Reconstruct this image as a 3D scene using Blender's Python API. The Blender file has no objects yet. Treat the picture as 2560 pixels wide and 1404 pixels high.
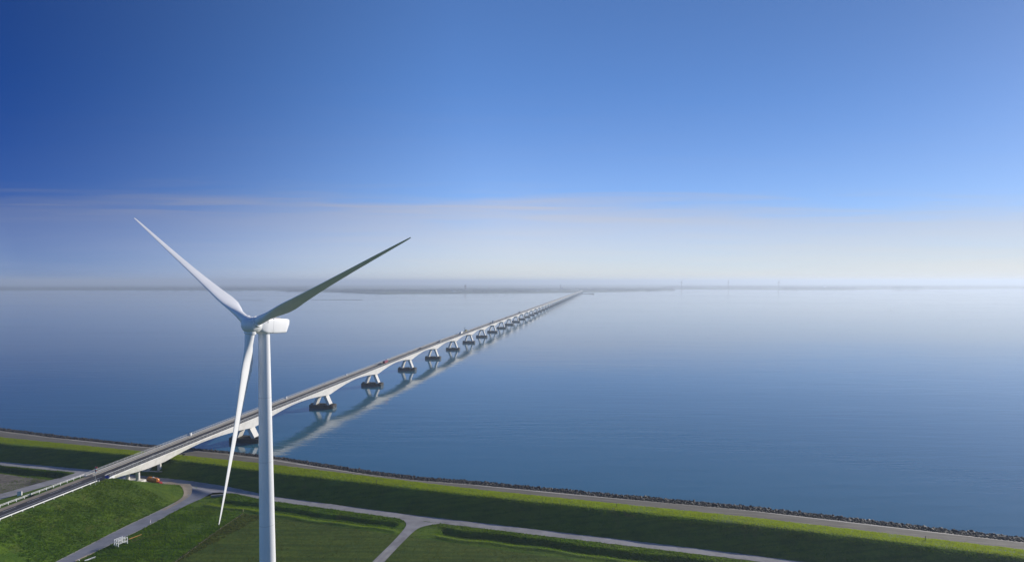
import bpy, bmesh, math, random
import numpy as np
from math import radians, sin, cos, pi, atan2, hypot, sqrt
from mathutils import Vector, Matrix

random.seed(7)
RNG = np.random.default_rng(11)
sc = bpy.context.scene
col = sc.collection

# ------------------------------------------------------------------ camera
CAM_H, F_PX, PITCH = 94.6, 1480.0, radians(2.2)
cam_d = bpy.data.cameras.new('camera')
cam = bpy.data.objects.new('camera', cam_d)
col.objects.link(cam)
cam_d.sensor_fit = 'HORIZONTAL'
cam_d.sensor_width = 36.0
cam_d.lens = 36.0 * F_PX / 2560.0
cam_d.shift_y = (703.0 + F_PX * math.tan(PITCH) - 702.0) / 2560.0
cam_d.clip_start, cam_d.clip_end = 1.0, 80000.0
cam.location = (0, 0, CAM_H)
cam.rotation_euler = (pi / 2 - PITCH, 0, 0)
sc.camera = cam

# ------------------------------------------------------------------ sun, sky, exposure
SUN_AZ, SUN_EL = radians(51.0), radians(17.0)      # heading clockwise from +Y
sun_dir = Vector((sin(SUN_AZ) * cos(SUN_EL), cos(SUN_AZ) * cos(SUN_EL), sin(SUN_EL)))
sl = bpy.data.lights.new('sun', 'SUN')
sl.energy, sl.angle, sl.color = 3.8, radians(0.55), (1.0, 0.93, 0.83)
sun = bpy.data.objects.new('sun', sl)
col.objects.link(sun)
sun.rotation_euler = sun_dir.to_track_quat('Z', 'Y').to_euler()

world = bpy.data.worlds.new('World')
sc.world = world
world.use_nodes = True
wt = world.node_tree
wn, wl = wt.nodes, wt.links
wn.clear()


def wnode(kind, **kw):
    n = wn.new(kind)
    for k, v in kw.items():
        setattr(n, k, v)
    return n


def wmath(op, a, b=None, clamp=False):
    n = wn.new('ShaderNodeMath')
    n.operation = op
    n.use_clamp = clamp
    for i, v in enumerate((a, b)):
        if v is None:
            continue
        if isinstance(v, (int, float)):
            n.inputs[i].default_value = v
        else:
            wl.new(v, n.inputs[i])
    return n.outputs[0]


sky = wnode('ShaderNodeTexSky')
sky.sky_type = 'NISHITA'
sky.sun_disc = False
sky.sun_elevation = SUN_EL
sky.sun_rotation = SUN_AZ
sky.altitude = 0
sky.air_density = 0.6
sky.dust_density = 0.06
sky.ozone_density = 6.0
tc = wnode('ShaderNodeTexCoord')
sep = wnode('ShaderNodeSeparateXYZ')
wl.new(tc.outputs['Generated'], sep.inputs[0])
yy = wmath('MAXIMUM', sep.outputs[1], 0.02)
rz = wmath('DIVIDE', sep.outputs[2], yy)            # height of a far straight cloud front
rx = wmath('DIVIDE', sep.outputs[0], yy)
comb = wnode('ShaderNodeCombineXYZ')
wl.new(wmath('MULTIPLY', rx, 1.6), comb.inputs[0])
wl.new(wmath('MULTIPLY', rz, 34.0), comb.inputs[1])
nz = wnode('ShaderNodeTexNoise')
nz.inputs['Scale'].default_value = 1.7
nz.inputs['Detail'].default_value = 7.0
nz.inputs['Roughness'].default_value = 0.55
nz.inputs['Distortion'].default_value = 0.4
wl.new(comb.outputs[0], nz.inputs['Vector'])
edge = wmath('ADD', wmath('MULTIPLY', wmath('SUBTRACT', nz.outputs[0], 0.5), 0.085),
             wmath('ADD', 0.150, wmath('MULTIPLY', rx, -0.014)))
d1 = wmath('SUBTRACT', edge, rz)
bank = wnode('ShaderNodeMapRange', interpolation_type='SMOOTHSTEP')
wl.new(d1, bank.inputs[0])
bank.inputs[1].default_value = -0.012
bank.inputs[2].default_value = 0.050
front = wnode('ShaderNodeMapRange', interpolation_type='SMOOTHSTEP')
wl.new(sep.outputs[1], front.inputs[0])
front.inputs[1].default_value = 0.02
front.inputs[2].default_value = 0.35
veil = wnode('ShaderNodeMapRange', interpolation_type='SMOOTHSTEP')      # thin veil thinning out above the bank
wl.new(d1, veil.inputs[0])
veil.inputs[1].default_value = -0.20
veil.inputs[2].default_value = 0.02
cover = wmath('ADD', wmath('MULTIPLY', bank.outputs[0], wmath('ADD', 0.40, wmath('MULTIPLY', nz.outputs[0], 0.5))), wmath('MULTIPLY', veil.outputs[0], 0.20))
comb2 = wnode('ShaderNodeCombineXYZ')
wl.new(wmath('MULTIPLY', rx, 2.6), comb2.inputs[0])
wl.new(wmath('ADD', wmath('MULTIPLY', rz, 70.0), wmath('MULTIPLY', rx, 1.2)), comb2.inputs[1])
nz2 = wnode('ShaderNodeTexNoise')
nz2.inputs['Scale'].default_value = 1.1
nz2.inputs['Detail'].default_value = 6.0
nz2.inputs['Distortion'].default_value = 0.7
wl.new(comb2.outputs[0], nz2.inputs['Vector'])
wisp = wnode('ShaderNodeMapRange', interpolation_type='SMOOTHSTEP')
wl.new(nz2.outputs[0], wisp.inputs[0])
wisp.inputs[1].default_value, wisp.inputs[2].default_value = 0.5, 0.72
zone_w = wmath('SUBTRACT', 1.0, wmath('MULTIPLY', wmath('ABSOLUTE', wmath('SUBTRACT', rz, 0.125)), 32.0), True)
cover = wmath('ADD', cover, wmath('MULTIPLY', wmath('MULTIPLY', wisp.outputs[0], zone_w), 0.6))
bankm = wmath('MULTIPLY', cover, front.outputs[0], True)
# polarised clear sky: deepest blue at right angles to the sun, all round
dot = wnode('ShaderNodeVectorMath', operation='DOT_PRODUCT')
wl.new(tc.outputs['Generated'], dot.inputs[0])
dot.inputs[1].default_value = sun_dir
pol = wnode('ShaderNodeMapRange', interpolation_type='SMOOTHSTEP')
wl.new(wmath('ABSOLUTE', dot.outputs['Value']), pol.inputs[0])
pol.inputs[1].default_value = -0.12
pol.inputs[2].default_value = 0.66
polc = wnode('ShaderNodeMixRGB')
wl.new(pol.outputs[0], polc.inputs[0])
polc.inputs[1].default_value = (0.0, 0.20, 0.50, 1)
polc.inputs[2].default_value = (1.22, 1.16, 1.14, 1)
skyp = wnode('ShaderNodeMixRGB', blend_type='MULTIPLY')
skyp.inputs[0].default_value = 1.0
wl.new(sky.outputs[0], skyp.inputs[1])
near_sun = wnode('ShaderNodeMapRange')
wl.new(dot.outputs['Value'], near_sun.inputs[0])
near_sun.inputs[1].default_value, near_sun.inputs[2].default_value = 0.6, 1.0
near_sun.inputs[3].default_value, near_sun.inputs[4].default_value = 1.0, 0.64
polk = wnode('ShaderNodeMixRGB', blend_type='MULTIPLY')
polk.inputs[0].default_value = 1.0
wl.new(polc.outputs[0], polk.inputs[1])
wl.new(near_sun.outputs[0], polk.inputs[2])
wl.new(polk.outputs[0], skyp.inputs[2])
lum = wnode('ShaderNodeRGBToBW')
wl.new(sky.outputs[0], lum.inputs[0])
bk = wnode('ShaderNodeMapRange')                       # cloud light follows the sky, more evenly
wl.new(pol.outputs[0], bk.inputs[0])
bk.inputs[3].default_value, bk.inputs[4].default_value = 0.40, 1.0
bk2 = wnode('ShaderNodeMapRange')
wl.new(dot.outputs['Value'], bk2.inputs[0])
bk2.inputs[1].default_value, bk2.inputs[2].default_value = 0.62, 1.0
bk2.inputs[3].default_value, bk2.inputs[4].default_value = 1.0, 0.42
blum = wmath('MULTIPLY', lum.outputs[0], wmath('MULTIPLY', bk.outputs[0], bk2.outputs[0]))
tcol = wnode('ShaderNodeMixRGB')
wl.new(pol.outputs[0], tcol.inputs[0])
tcol.inputs[1].default_value = (0.68, 0.82, 1.32, 1)
tcol.inputs[2].default_value = (0.95, 0.79, 0.66, 1)
tint = wnode('ShaderNodeMixRGB', blend_type='MULTIPLY')
tint.inputs[0].default_value = 1.0
wl.new(blum, tint.inputs[1])
wl.new(tcol.outputs[0], tint.inputs[2])
part = wnode('ShaderNodeMixRGB', blend_type='MULTIPLY')      # thin cloud: some of the blue still shows through
part.inputs[0].default_value = 1.0
wl.new(skyp.outputs[0], part.inputs[1])
part.inputs[2].default_value = (0.52, 0.50, 0.47, 1)
thin = wnode('ShaderNodeMixRGB', blend_type='ADD')
thin.inputs[0].default_value = 1.0
wl.new(part.outputs[0], thin.inputs[1])
wl.new(tint.outputs[0], thin.inputs[2])
mixc = wnode('ShaderNodeMixRGB')
wl.new(bankm, mixc.inputs[0])
wl.new(skyp.outputs[0], mixc.inputs[1])
wl.new(thin.outputs[0], mixc.inputs[2])
bg = wnode('ShaderNodeBackground')
bg.inputs[1].default_value = 0.11
# soft shoulder for the brightest haze near the horizon
fl = wnode('ShaderNodeRGBToBW')
wl.new(mixc.outputs[0], fl.inputs[0])
kk = wmath('POWER', wmath('ADD', 1.0, wmath('POWER', wmath('DIVIDE', fl.outputs[0], 5.6), 3.0)), -0.3333)
soft = wnode('ShaderNodeMixRGB', blend_type='MULTIPLY')
soft.inputs[0].default_value = 1.0
wl.new(mixc.outputs[0], soft.inputs[1])
wl.new(kk, soft.inputs[2])
wl.new(soft.outputs[0], bg.inputs[0])
wout = wnode('ShaderNodeOutputWorld')
wl.new(bg.outputs[0], wout.inputs[0])

vs = sc.view_settings
vs.view_transform = 'Standard'
vs.look = 'None'
vs.exposure = 0.45
vs.gamma = 1.0
vs.use_curve_mapping = False
sc.render.engine = 'CYCLES'
sc.cycles.use_denoising = True
sc.cycles.use_adaptive_sampling = False
sc.cycles.max_bounces = 8
sc.cycles.diffuse_bounces = 2
sc.cycles.glossy_bounces = 3
sc.cycles.transmission_bounces = 3
sc.cycles.volume_bounces = 0
sc.cycles.sample_clamp_indirect = 6.0


# ================================================================== helpers
def tag(o, label=None, cat=None, group=None, kind=None):
    if label:
        o['label'] = label
    if cat:
        o['category'] = cat
    if group:
        o['group'] = group
    if kind:
        o['kind'] = kind
    return o


def empty(name, loc=(0, 0, 0), rz=0.0):
    o = bpy.data.objects.new(name, None)
    o.empty_display_size = 0.5
    col.objects.link(o)
    o.location = loc
    o.rotation_euler = (0, 0, rz)
    return o


def link(name, me, parent=None, loc=None, rot=None):
    o = bpy.data.objects.new(name, me)
    col.objects.link(o)
    if parent is not None:
        o.parent = parent
    if loc is not None:
        o.location = loc
    if rot is not None:
        o.rotation_euler = rot
    return o


def copy_tree(o, parent=None):
    c = o.copy()
    col.objects.link(c)
    c.parent = parent
    for ch in list(o.children):
        copy_tree(ch, c)
    return c


class MB:
    """collects simple shapes; build() links them as one mesh object"""

    def __init__(self):
        self.v, self.f, self.m = [], [], []
        self.cur = 0

    def add(self, vs_, fs):
        b = len(self.v)
        self.v += [tuple(p) for p in vs_]
        for f in fs:
            self.f.append(tuple(i + b for i in f))
            self.m.append(self.cur)
        return self

    def box(self, x0, x1, y0, y1, z0, z1, taper=0.0):
        t = taper
        return self.add([(x0, y0, z0), (x1, y0, z0), (x1, y1, z0), (x0, y1, z0),
                         (x0 + t, y0 + t, z1), (x1 - t, y0 + t, z1), (x1 - t, y1 - t, z1), (x0 + t, y1 - t, z1)],
                        [(3, 2, 1, 0), (4, 5, 6, 7), (0, 1, 5, 4), (1, 2, 6, 5), (2, 3, 7, 6), (3, 0, 4, 7)])

    def rings(self, rings, cap0=True, cap1=True, closed=True):
        """loft between rings of equal length"""
        n = len(rings[0])
        vv, ff = [], []
        for r in rings:
            vv += list(r)
        for k in range(len(rings) - 1):
            for i in range(n if closed else n - 1):
                j = (i + 1) % n
                ff.append((k * n + i, k * n + j, (k + 1) * n + j, (k + 1) * n + i))
        if cap0:
            ff.append(tuple(range(n))[::-1])
        if cap1:
            b = (len(rings) - 1) * n
            ff.append(tuple(b + i for i in range(n)))
        return self.add(vv, ff)

    def tube(self, p, q, r0, r1=None, n=8, cap=True):
        r1 = r0 if r1 is None else r1
        p, q = Vector(p), Vector(q)
        d = (q - p).normalized()
        a = d.orthogonal().normalized()
        b = d.cross(a)
        ring = lambda c, r: [c + (a * cos(2 * pi * i / n) + b * sin(2 * pi * i / n)) * r for i in range(n)]
        return self.rings([ring(p, r0), ring(q, r1)], cap, cap)

    def lathe(self, prof, n=32, axis='z', cap0=True, cap1=True, off=(0, 0, 0)):
        rr = []
        for r, h in prof:
            ring = []
            for i in range(n):
                a = 2 * pi * i / n
                if axis == 'z':
                    ring.append((off[0] + r * cos(a), off[1] + r * sin(a), off[2] + h))
                elif axis == 'y':
                    ring.append((off[0] + r * cos(a), off[1] + h, off[2] - r * sin(a)))
                else:
                    ring.append((off[0] + h, off[1] + r * cos(a), off[2] + r * sin(a)))
            rr.append(ring)
        return self.rings(rr, cap0, cap1)

    def bar(self, p, q, w, h=None):
        """rectangular bar between two points"""
        h = w if h is None else h
        p, q = Vector(p), Vector(q)
        d = (q - p).normalized()
        up = Vector((0, 0, 1)) if abs(d.z) < 0.9 else Vector((0, 1, 0))
        a = d.cross(up).normalized() * (w / 2)
        b = a.cross(d).normalized() * (h / 2)
        return self.rings([[c + a + b, c - a + b, c - a - b, c + a - b] for c in (p, q)])

    def mesh(self, name, mats, smooth=False, angle=None):
        me = bpy.data.meshes.new(name)
        me.from_pydata(self.v, [], self.f)
        if not isinstance(mats, (list, tuple)):
            mats = [mats]
        for m in mats:
            me.materials.append(m)
        if len(mats) > 1:
            me.polygons.foreach_set('material_index', self.m)
        me.validate()
        bm = bmesh.new()
        bm.from_mesh(me)
        bmesh.ops.recalc_face_normals(bm, faces=bm.faces)
        bm.to_mesh(me)
        bm.free()
        if smooth:
            me.polygons.foreach_set('use_smooth', [True] * len(me.polygons))
            if angle:
                me.set_sharp_from_angle(angle=radians(angle))
        me.update()
        return me

    def build(self, name, mats, parent=None, loc=None, rot=None, smooth=False, angle=None):
        return link(name, self.mesh(name, mats, smooth, angle), parent, loc, rot)


# ================================================================== materials
def new_mat(name):
    m = bpy.data.materials.new(name)
    m.use_nodes = True
    t = m.node_tree
    t.nodes.clear()
    return m, t.nodes, t.links


class NT:
    """small wrapper to write node graphs"""

    def __init__(self, name):
        self.m, self.n, self.l = new_mat(name)
        self.out = self.n.new('ShaderNodeOutputMaterial')
        self.tc = self.n.new('ShaderNodeTexCoord')
        self.pos = self.n.new('ShaderNodeNewGeometry').outputs['Position']

    def put(self, sock, v):
        if isinstance(v, bpy.types.NodeSocket):
            self.l.new(v, sock)
        elif isinstance(v, (tuple, list)) and len(v) == 3 and sock.type == 'RGBA':
            sock.default_value = (*v, 1)
        else:
            sock.default_value = v

    def math(self, op, a, b=0.0, clamp=False):
        n = self.n.new('ShaderNodeMath')
        n.operation, n.use_clamp = op, clamp
        self.put(n.inputs[0], a)
        self.put(n.inputs[1], b)
        return n.outputs[0]

    def noise(self, scale, detail=4.0, rough=0.55, vec=None, dist=0.0, stretch=None):
        n = self.n.new('ShaderNodeTexNoise')
        n.inputs['Scale'].default_value = scale
        n.inputs['Detail'].default_value = detail
        n.inputs['Roughness'].default_value = rough
        n.inputs['Distortion'].default_value = dist
        v = vec if vec is not None else self.pos
        if stretch:
            mp = self.n.new('ShaderNodeMapping')
            mp.inputs['Scale'].default_value = stretch[0]
            mp.inputs['Rotation'].default_value = (0, 0, stretch[1])
            self.l.new(v, mp.inputs[0])
            v = mp.outputs[0]
        self.l.new(v, n.inputs['Vector'])
        return n.outputs[0]

    def ramp(self, fac, a, b, ca, cb):
        n = self.n.new('ShaderNodeMapRange')
        n.interpolation_type = 'SMOOTHSTEP'
        self.put(n.inputs[0], fac)
        n.inputs[1].default_value, n.inputs[2].default_value = a, b
        return self.mix(n.outputs[0], ca, cb)

    def rng(self, fac, a, b, c=0.0, d=1.0):
        n = self.n.new('ShaderNodeMapRange')
        n.interpolation_type = 'SMOOTHSTEP'
        self.put(n.inputs[0], fac)
        n.inputs[1].default_value, n.inputs[2].default_value = a, b
        n.inputs[3].default_value, n.inputs[4].default_value = c, d
        return n.outputs[0]

    def mix(self, fac, a, b, mode='MIX'):
        n = self.n.new('ShaderNodeMixRGB')
        n.blend_type = mode
        self.put(n.inputs[0], fac)
        self.put(n.inputs[1], a)
        self.put(n.inputs[2], b)
        return n.outputs[0]

    def attr(self, name):
        n = self.n.new('ShaderNodeAttribute')
        n.attribute_name = name
        return n

    def bump(self, h, strength=1.0, dist=0.1, normal=None):
        n = self.n.new('ShaderNodeBump')
        n.inputs['Strength'].default_value = strength
        n.inputs['Distance'].default_value = dist
        self.put(n.inputs['Height'], h)
        if normal is not None:
            self.l.new(normal, n.inputs['Normal'])
        return n.outputs[0]

    def bsdf(self, color, rough=0.6, normal=None, metal=0.0, spec=0.5, ior=1.45, coat=0.0):
        p = self.n.new('ShaderNodeBsdfPrincipled')
        self.put(p.inputs['Base Color'], color)
        self.put(p.inputs['Roughness'], rough)
        p.inputs['Metallic'].default_value = metal
        p.inputs['IOR'].default_value = ior
        p.inputs['Specular IOR Level'].default_value = spec
        p.inputs['Coat Weight'].default_value = coat
        if normal is not None:
            self.l.new(normal, p.inputs['Normal'])
        return p.outputs[0]

    def done(self, shader):
        self.l.new(shader, self.out.inputs['Surface'])
        return self.m


def plain(name, color, rough=0.5, metal=0.0, var=0.12, scale=0.8, coat=0.0):
    t = NT(name)
    n = t.noise(scale, 5)
    lo = tuple(c * (1 - var) for c in color)
    hi = tuple(min(1, c * (1 + var)) for c in color)
    c = t.ramp(n, 0.3, 0.7, lo, hi)
    return t.done(t.bsdf(c, rough, metal=metal, coat=coat))


def mat_turbine():
    t = NT('turbine_paint')
    n = t.noise(0.25, 4, stretch=((1, 1, 0.25), 0))
    n2 = t.noise(2.2, 5, stretch=((1, 1, 0.12), 0))
    c = t.ramp(n, 0.3, 0.7, (0.78, 0.79, 0.80), (0.86, 0.86, 0.86))
    c = t.mix(t.rng(n2, 0.58, 0.8, 0, 0.25), c, (0.55, 0.55, 0.54))
    return t.done(t.bsdf(c, 0.42))


def mat_concrete(name, a, b, stain, rough=0.8):
    t = NT(name)
    n = t.noise(0.35, 6)
    st = t.noise(0.9, 5, stretch=((1, 1, 0.12), 0))
    fine = t.noise(6.0, 3)
    c = t.ramp(n, 0.3, 0.7, a, b)
    c = t.mix(t.rng(st, 0.56, 0.8, 0, 0.55), c, stain)
    return t.done(t.bsdf(c, rough, t.bump(fine, 0.3, 0.03)))


def mat_footing():
    t = NT('wet_footing')
    n = t.noise(0.5, 6)
    st = t.noise(1.1, 5, stretch=((1, 1, 0.15), 0))
    c = t.ramp(n, 0.3, 0.7, (0.018, 0.018, 0.018), (0.042, 0.039, 0.036))
    c = t.mix(t.rng(st, 0.52, 0.75, 0, 0.7), c, (0.050, 0.028, 0.020))
    sx = t.n.new('ShaderNodeSeparateXYZ')
    t.l.new(t.pos, sx.inputs[0])
    tide = t.rng(t.math('ADD', sx.outputs[2], t.math('MULTIPLY', t.noise(0.8, 4), 1.2)), 1.3, 2.0, 1.0, 0.0)
    c = t.mix(tide, c, (0.014, 0.019, 0.011))
    return t.done(t.bsdf(c, t.math('SUBTRACT', 0.75, t.math('MULTIPLY', tide, 0.4)), t.bump(n, 0.4, 0.05)))


def mat_asphalt(name, a, b, scale=0.22, crack=0.25):
    t = NT(name)
    n = t.noise(scale, 6, 0.6)
    n2 = t.noise(3.0, 4)
    n3 = t.noise(0.06, 3, stretch=((1, 1, 1), 0.3))
    c = t.ramp(n, 0.3, 0.72, a, b)
    c = t.mix(t.rng(n2, 0.5, 0.8, 0, 0.35), c, tuple(x * 0.7 for x in a))
    c = t.mix(t.rng(n3, 0.45, 0.7, 0, crack), c, tuple(min(1, x * 1.35) for x in b))
    n4 = t.noise(0.9, 4, 0.6, stretch=((0.06, 1.3, 1), 0.305))
    c = t.mix(t.rng(n4, 0.5, 0.72, 0, 0.4), c, tuple(x * 0.72 for x in a))
    n5 = t.noise(0.11, 2, 0.5, dist=1.5)
    c = t.mix(t.rng(n5, 0.60, 0.63, 0, 0.3), c, tuple(x * 0.6 for x in a))
    return t.done(t.bsdf(c, 0.85, t.bump(n2, 0.4, 0.02)))


def grass_colour(t):
    big = t.noise(0.022, 5, 0.6)
    mid = t.noise(0.16, 6, 0.65)
    fine = t.noise(1.1, 5, 0.7)
    vfine = t.noise(5.0, 3, 0.7)
    c = t.ramp(mid, 0.28, 0.72, (0.048, 0.112, 0.007), (0.120, 0.200, 0.011))
    c = t.mix(t.rng(big, 0.40, 0.66, 0, 0.55), c, (0.105, 0.135, 0.014))
    c = t.mix(t.rng(fine, 0.45, 0.75, 0, 0.55), c, (0.140, 0.195, 0.014))
    c = t.mix(t.rng(vfine, 0.30, 0.55, 0.5, 0.0), c, (0.018, 0.042, 0.006))
    mow = t.noise(0.55, 3, 0.5, stretch=((0.035, 1.25, 1), 0.305))          # mower swaths along the dike
    c = t.mix(t.rng(mow, 0.44, 0.60, 0, 0.42), c, (0.034, 0.082, 0.008))
    weed = t.noise(0.07, 6, 0.7, dist=1.2)
    c = t.mix(t.rng(weed, 0.56, 0.70, 0, 0.6), c, (0.125, 0.128, 0.030))
    worn = t.noise(0.13, 5, 0.7, dist=0.8)
    c = t.mix(t.rng(worn, 0.66, 0.76, 0, 0.55), c, (0.13, 0.105, 0.055))
    return c, fine, vfine


def mat_ground():
    t = NT('meadow_and_dike')
    g, fine, vfine = grass_colour(t)
    a = t.attr('zone')                                   # R revetment, G soil, B dry field
    s = t.n.new('ShaderNodeSeparateColor')
    t.l.new(a.outputs['Color'], s.inputs[0])
    jag = t.math('MULTIPLY', t.math('SUBTRACT', t.noise(0.9, 5, 0.65), 0.5), 0.9)
    dry = t.ramp(t.noise(0.5, 6, 0.7), 0.3, 0.7, (0.055, 0.100, 0.008), (0.110, 0.150, 0.014))
    streak = t.noise(0.35, 4, 0.6, stretch=((0.12, 1.6, 1), 0.305))
    dry = t.mix(t.rng(streak, 0.42, 0.62, 0, 0.75), dry, (0.040, 0.080, 0.008))
    dry = t.mix(t.rng(vfine, 0.30, 0.55, 0.4, 0.0), dry, (0.03, 0.038, 0.014))
    g = t.mix(t.rng(t.math('ADD', s.outputs[2], jag), 0.35, 0.75), g, dry)
    soil = t.ramp(t.noise(0.25, 6, 0.7), 0.3, 0.7, (0.12, 0.10, 0.075), (0.26, 0.225, 0.175))
    soil = t.mix(t.rng(t.noise(0.05, 3), 0.50, 0.62), soil, (0.055, 0.045, 0.038))
    g = t.mix(t.rng(t.math('ADD', s.outputs[1], jag), 0.4, 0.7), g, soil)
    rev = t.ramp(t.noise(0.3, 6, 0.65, stretch=((0.3, 1.0, 1), 0.305)), 0.3, 0.7, (0.085, 0.078, 0.064), (0.15, 0.138, 0.115))
    rev = t.mix(t.rng(fine, 0.55, 0.8, 0, 0.5), rev, (0.09, 0.10, 0.05))
    g = t.mix(t.rng(t.math('ADD', s.outputs[0], t.math('MULTIPLY', jag, 0.55)), 0.45, 0.6), g, rev)
    h = t.math('ADD', fine, t.math('MULTIPLY', vfine, 0.5))
    return t.done(t.bsdf(g, 0.9, t.bump(h, 0.8, 0.12), spec=0.2))


def mat_grass_blades():
    t = NT('grass_blades')
    g, fine, vfine = grass_colour(t)
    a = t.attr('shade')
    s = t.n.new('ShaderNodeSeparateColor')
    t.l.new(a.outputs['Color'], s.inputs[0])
    g = t.mix(t.rng(s.outputs[0], 0.0, 1.0, 0, 0.55), g, (0.30, 0.31, 0.020))  # red channel mixes in a painted sunlit yellow
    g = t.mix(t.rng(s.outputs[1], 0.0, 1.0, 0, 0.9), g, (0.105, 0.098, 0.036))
    d = t.n.new('ShaderNodeBsdfDiffuse')
    t.put(d.inputs[0], g)
    tr = t.n.new('ShaderNodeBsdfTranslucent')
    t.put(tr.inputs[0], t.mix(1.0, g, (1.5, 1.7, 0.9), 'MULTIPLY'))
    ms = t.n.new('ShaderNodeMixShader')
    ms.inputs[0].default_value = 0.55
    t.l.new(d.outputs[0], ms.inputs[1])
    t.l.new(tr.outputs[0], ms.inputs[2])
    return t.done(ms.outputs[0])


def mat_water():
    t = NT('sea_water')
    n1 = t.noise(0.055, 3, 0.6, stretch=((0.40, 2.3, 1), 0.22))        # wind ripples, crests along the shore
    n2 = t.noise(0.22, 3, 0.6, stretch=((0.5, 2.2, 1), 0.18))
    n3 = t.noise(0.02, 3, 0.5, stretch=((0.8, 2.6, 1), 0.25))
    patch = t.noise(0.0016, 5, 0.6, stretch=((0.45, 3.2, 1), 0.12), dist=0.6)
    calm = t.rng(patch, 0.36, 0.66, 0.5, 1.3)
    h = t.math('ADD', t.math('MULTIPLY', n1, 0.15), t.math('MULTIPLY', n2, 0.030))
    h = t.math('ADD', t.math('MULTIPLY', h, calm), t.math('MULTIPLY', n3, 0.06))
    rough = t.rng(patch, 0.42, 0.62, 0.012, 0.06)
    streak = t.noise(0.004, 4, 0.55, stretch=((0.30, 5.0, 1), 0.05), dist=0.8)
    rough = t.math('ADD', rough, t.rng(streak, 0.60, 0.66, 0.0, 0.05))
    sil = t.noise(0.004, 4, 0.5)
    body = t.ramp(sil, 0.35, 0.65, (0.030, 0.126, 0.190), (0.040, 0.144, 0.204))
    return t.done(t.bsdf(body, rough, t.bump(h, 1.0, 1.0), ior=1.52))


M = {
    'paint': mat_turbine(),
    'concrete': mat_concrete('bridge_concrete', (0.66, 0.64, 0.585), (0.76, 0.74, 0.69), (0.47, 0.44, 0.39)),
    'footing': mat_footing(),
    'asphalt': mat_asphalt('dark_asphalt', (0.040, 0.037, 0.038), (0.062, 0.058, 0.058)),
    'service': mat_asphalt('worn_service_road', (0.28, 0.265, 0.255), (0.38, 0.36, 0.345)),
    'lane': mat_asphalt('grey_lane', (0.20, 0.205, 0.225), (0.27, 0.27, 0.295)),
    'path': mat_asphalt('tan_cycle_path', (0.29, 0.235, 0.165), (0.38, 0.315, 0.235)),
    'walk': mat_asphalt('walkway', (0.20, 0.19, 0.165), (0.28, 0.265, 0.235)),
    'walkdark': mat_asphalt('dark_walkway', (0.085, 0.08, 0.072), (0.13, 0.12, 0.108)),
    'strip': mat_asphalt('pale_strip', (0.33, 0.31, 0.27), (0.44, 0.41, 0.35)),
    'white': plain('white_paint', (0.84, 0.84, 0.82), 0.5, scale=3),
    'mark': plain('road_marking', (0.62, 0.62, 0.60), 0.7, scale=2),
    'joint': plain('tower_joint', (0.50, 0.50, 0.49), 0.6),
    'galv': plain('galvanised_steel', (0.36, 0.37, 0.37), 0.5, metal=0.3, scale=2),
    'rock': mat_concrete('basalt_rock', (0.010, 0.009, 0.010), (0.030, 0.026, 0.026), (0.05, 0.046, 0.044), 0.7),
    'ground': mat_ground(),
    'blades': mat_grass_blades(),
    'water': mat_water(),
    'tank': plain('orange_tank_paint', (0.62, 0.20, 0.018), 0.35, scale=1.2, var=0.2),
    'red': plain('red_paint', (0.42, 0.03, 0.035), 0.4, scale=2),
    'black': plain('black_rubber', (0.02, 0.02, 0.021), 0.75),
    'dark': plain('dark_metal', (0.05, 0.052, 0.056), 0.5),
    'glass': plain('dark_glass', (0.02, 0.024, 0.03), 0.12, var=0.05),
    'blue': plain('blue_sign_paint', (0.015, 0.05, 0.33), 0.4),
    'wood': plain('bleached_wood', (0.42, 0.34, 0.23), 0.8, var=0.3, scale=5),
    'ochre': plain('ochre_wood', (0.48, 0.25, 0.07), 0.8, var=0.3, scale=5),
    'yellow': plain('yellow_paint', (0.42, 0.33, 0.05), 0.5),
    'leaf': plain('clump_leaf', (0.03, 0.055, 0.014), 0.8, var=0.4, scale=2),
    'farland': plain('far_fields', (0.085, 0.11, 0.055), 0.9, var=0.5, scale=0.006),
    'farwood': plain('far_foliage', (0.03, 0.045, 0.022), 0.9, var=0.35, scale=0.03),
    'farpaint': plain('backlit_turbine_grey', (0.045, 0.047, 0.05), 0.5),  # distant turbines: shade of their backlit side put into the base colour
    'brick': plain('far_brick', (0.22, 0.13, 0.09), 0.8),
}
for k, c in {'car_black': (0.02, 0.02, 0.023), 'car_red': (0.30, 0.02, 0.02), 'car_white': (0.75, 0.75, 0.75),
             'car_grey': (0.22, 0.23, 0.24), 'car_blue': (0.03, 0.06, 0.15)}.items():
    M[k] = plain(k, c, 0.3, var=0.05, coat=0.5)

# ================================================================== terrain function
#BEGIN_TERRAIN
DO = np.array([-15.1, 275.7])
DU = np.array([0.95396, -0.30002])
DN = np.array([DU[1], -DU[0]])                 # pointing inland
BP0 = np.array([-157.08, 347.44])              # first sea pier
BD = np.array([0.1590, 0.9873]); BD = BD / np.hypot(*BD)
BR = np.array([BD[1], -BD[0]])                 # to the right of the bridge


def st_of(x, y):
    dx, dy = x - DO[0], y - DO[1]
    return dx * DU[0] + dy * DU[1], dx * DN[0] + dy * DN[1]


def xy_of(s, t):
    return DO[0] + s * DU[0] + t * DN[0], DO[1] + s * DU[1] + t * DN[1]


def ab_of(x, y):
    dx, dy = x - BP0[0], y - BP0[1]
    return dx * BD[0] + dy * BD[1], dx * BR[0] + dy * BR[1]


def bxy(a, off=0.0):
    return BP0[0] + a * BD[0] + off * BR[0], BP0[1] + a * BD[1] + off * BR[1]


def t_water(s):
    return np.interp(s, [-3000, -330, -269, -203, -150, -113, -90, -77, -54, -27, 0, 38, 117, 212, 320, 3000],
                     [-60, -2.4, -0.4, -1.1, -4.5, -3.6, -1.1, 0.2, 2.4, 3.0, 0.6, -0.6, -4.6, -2.2, 2, 60])


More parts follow.
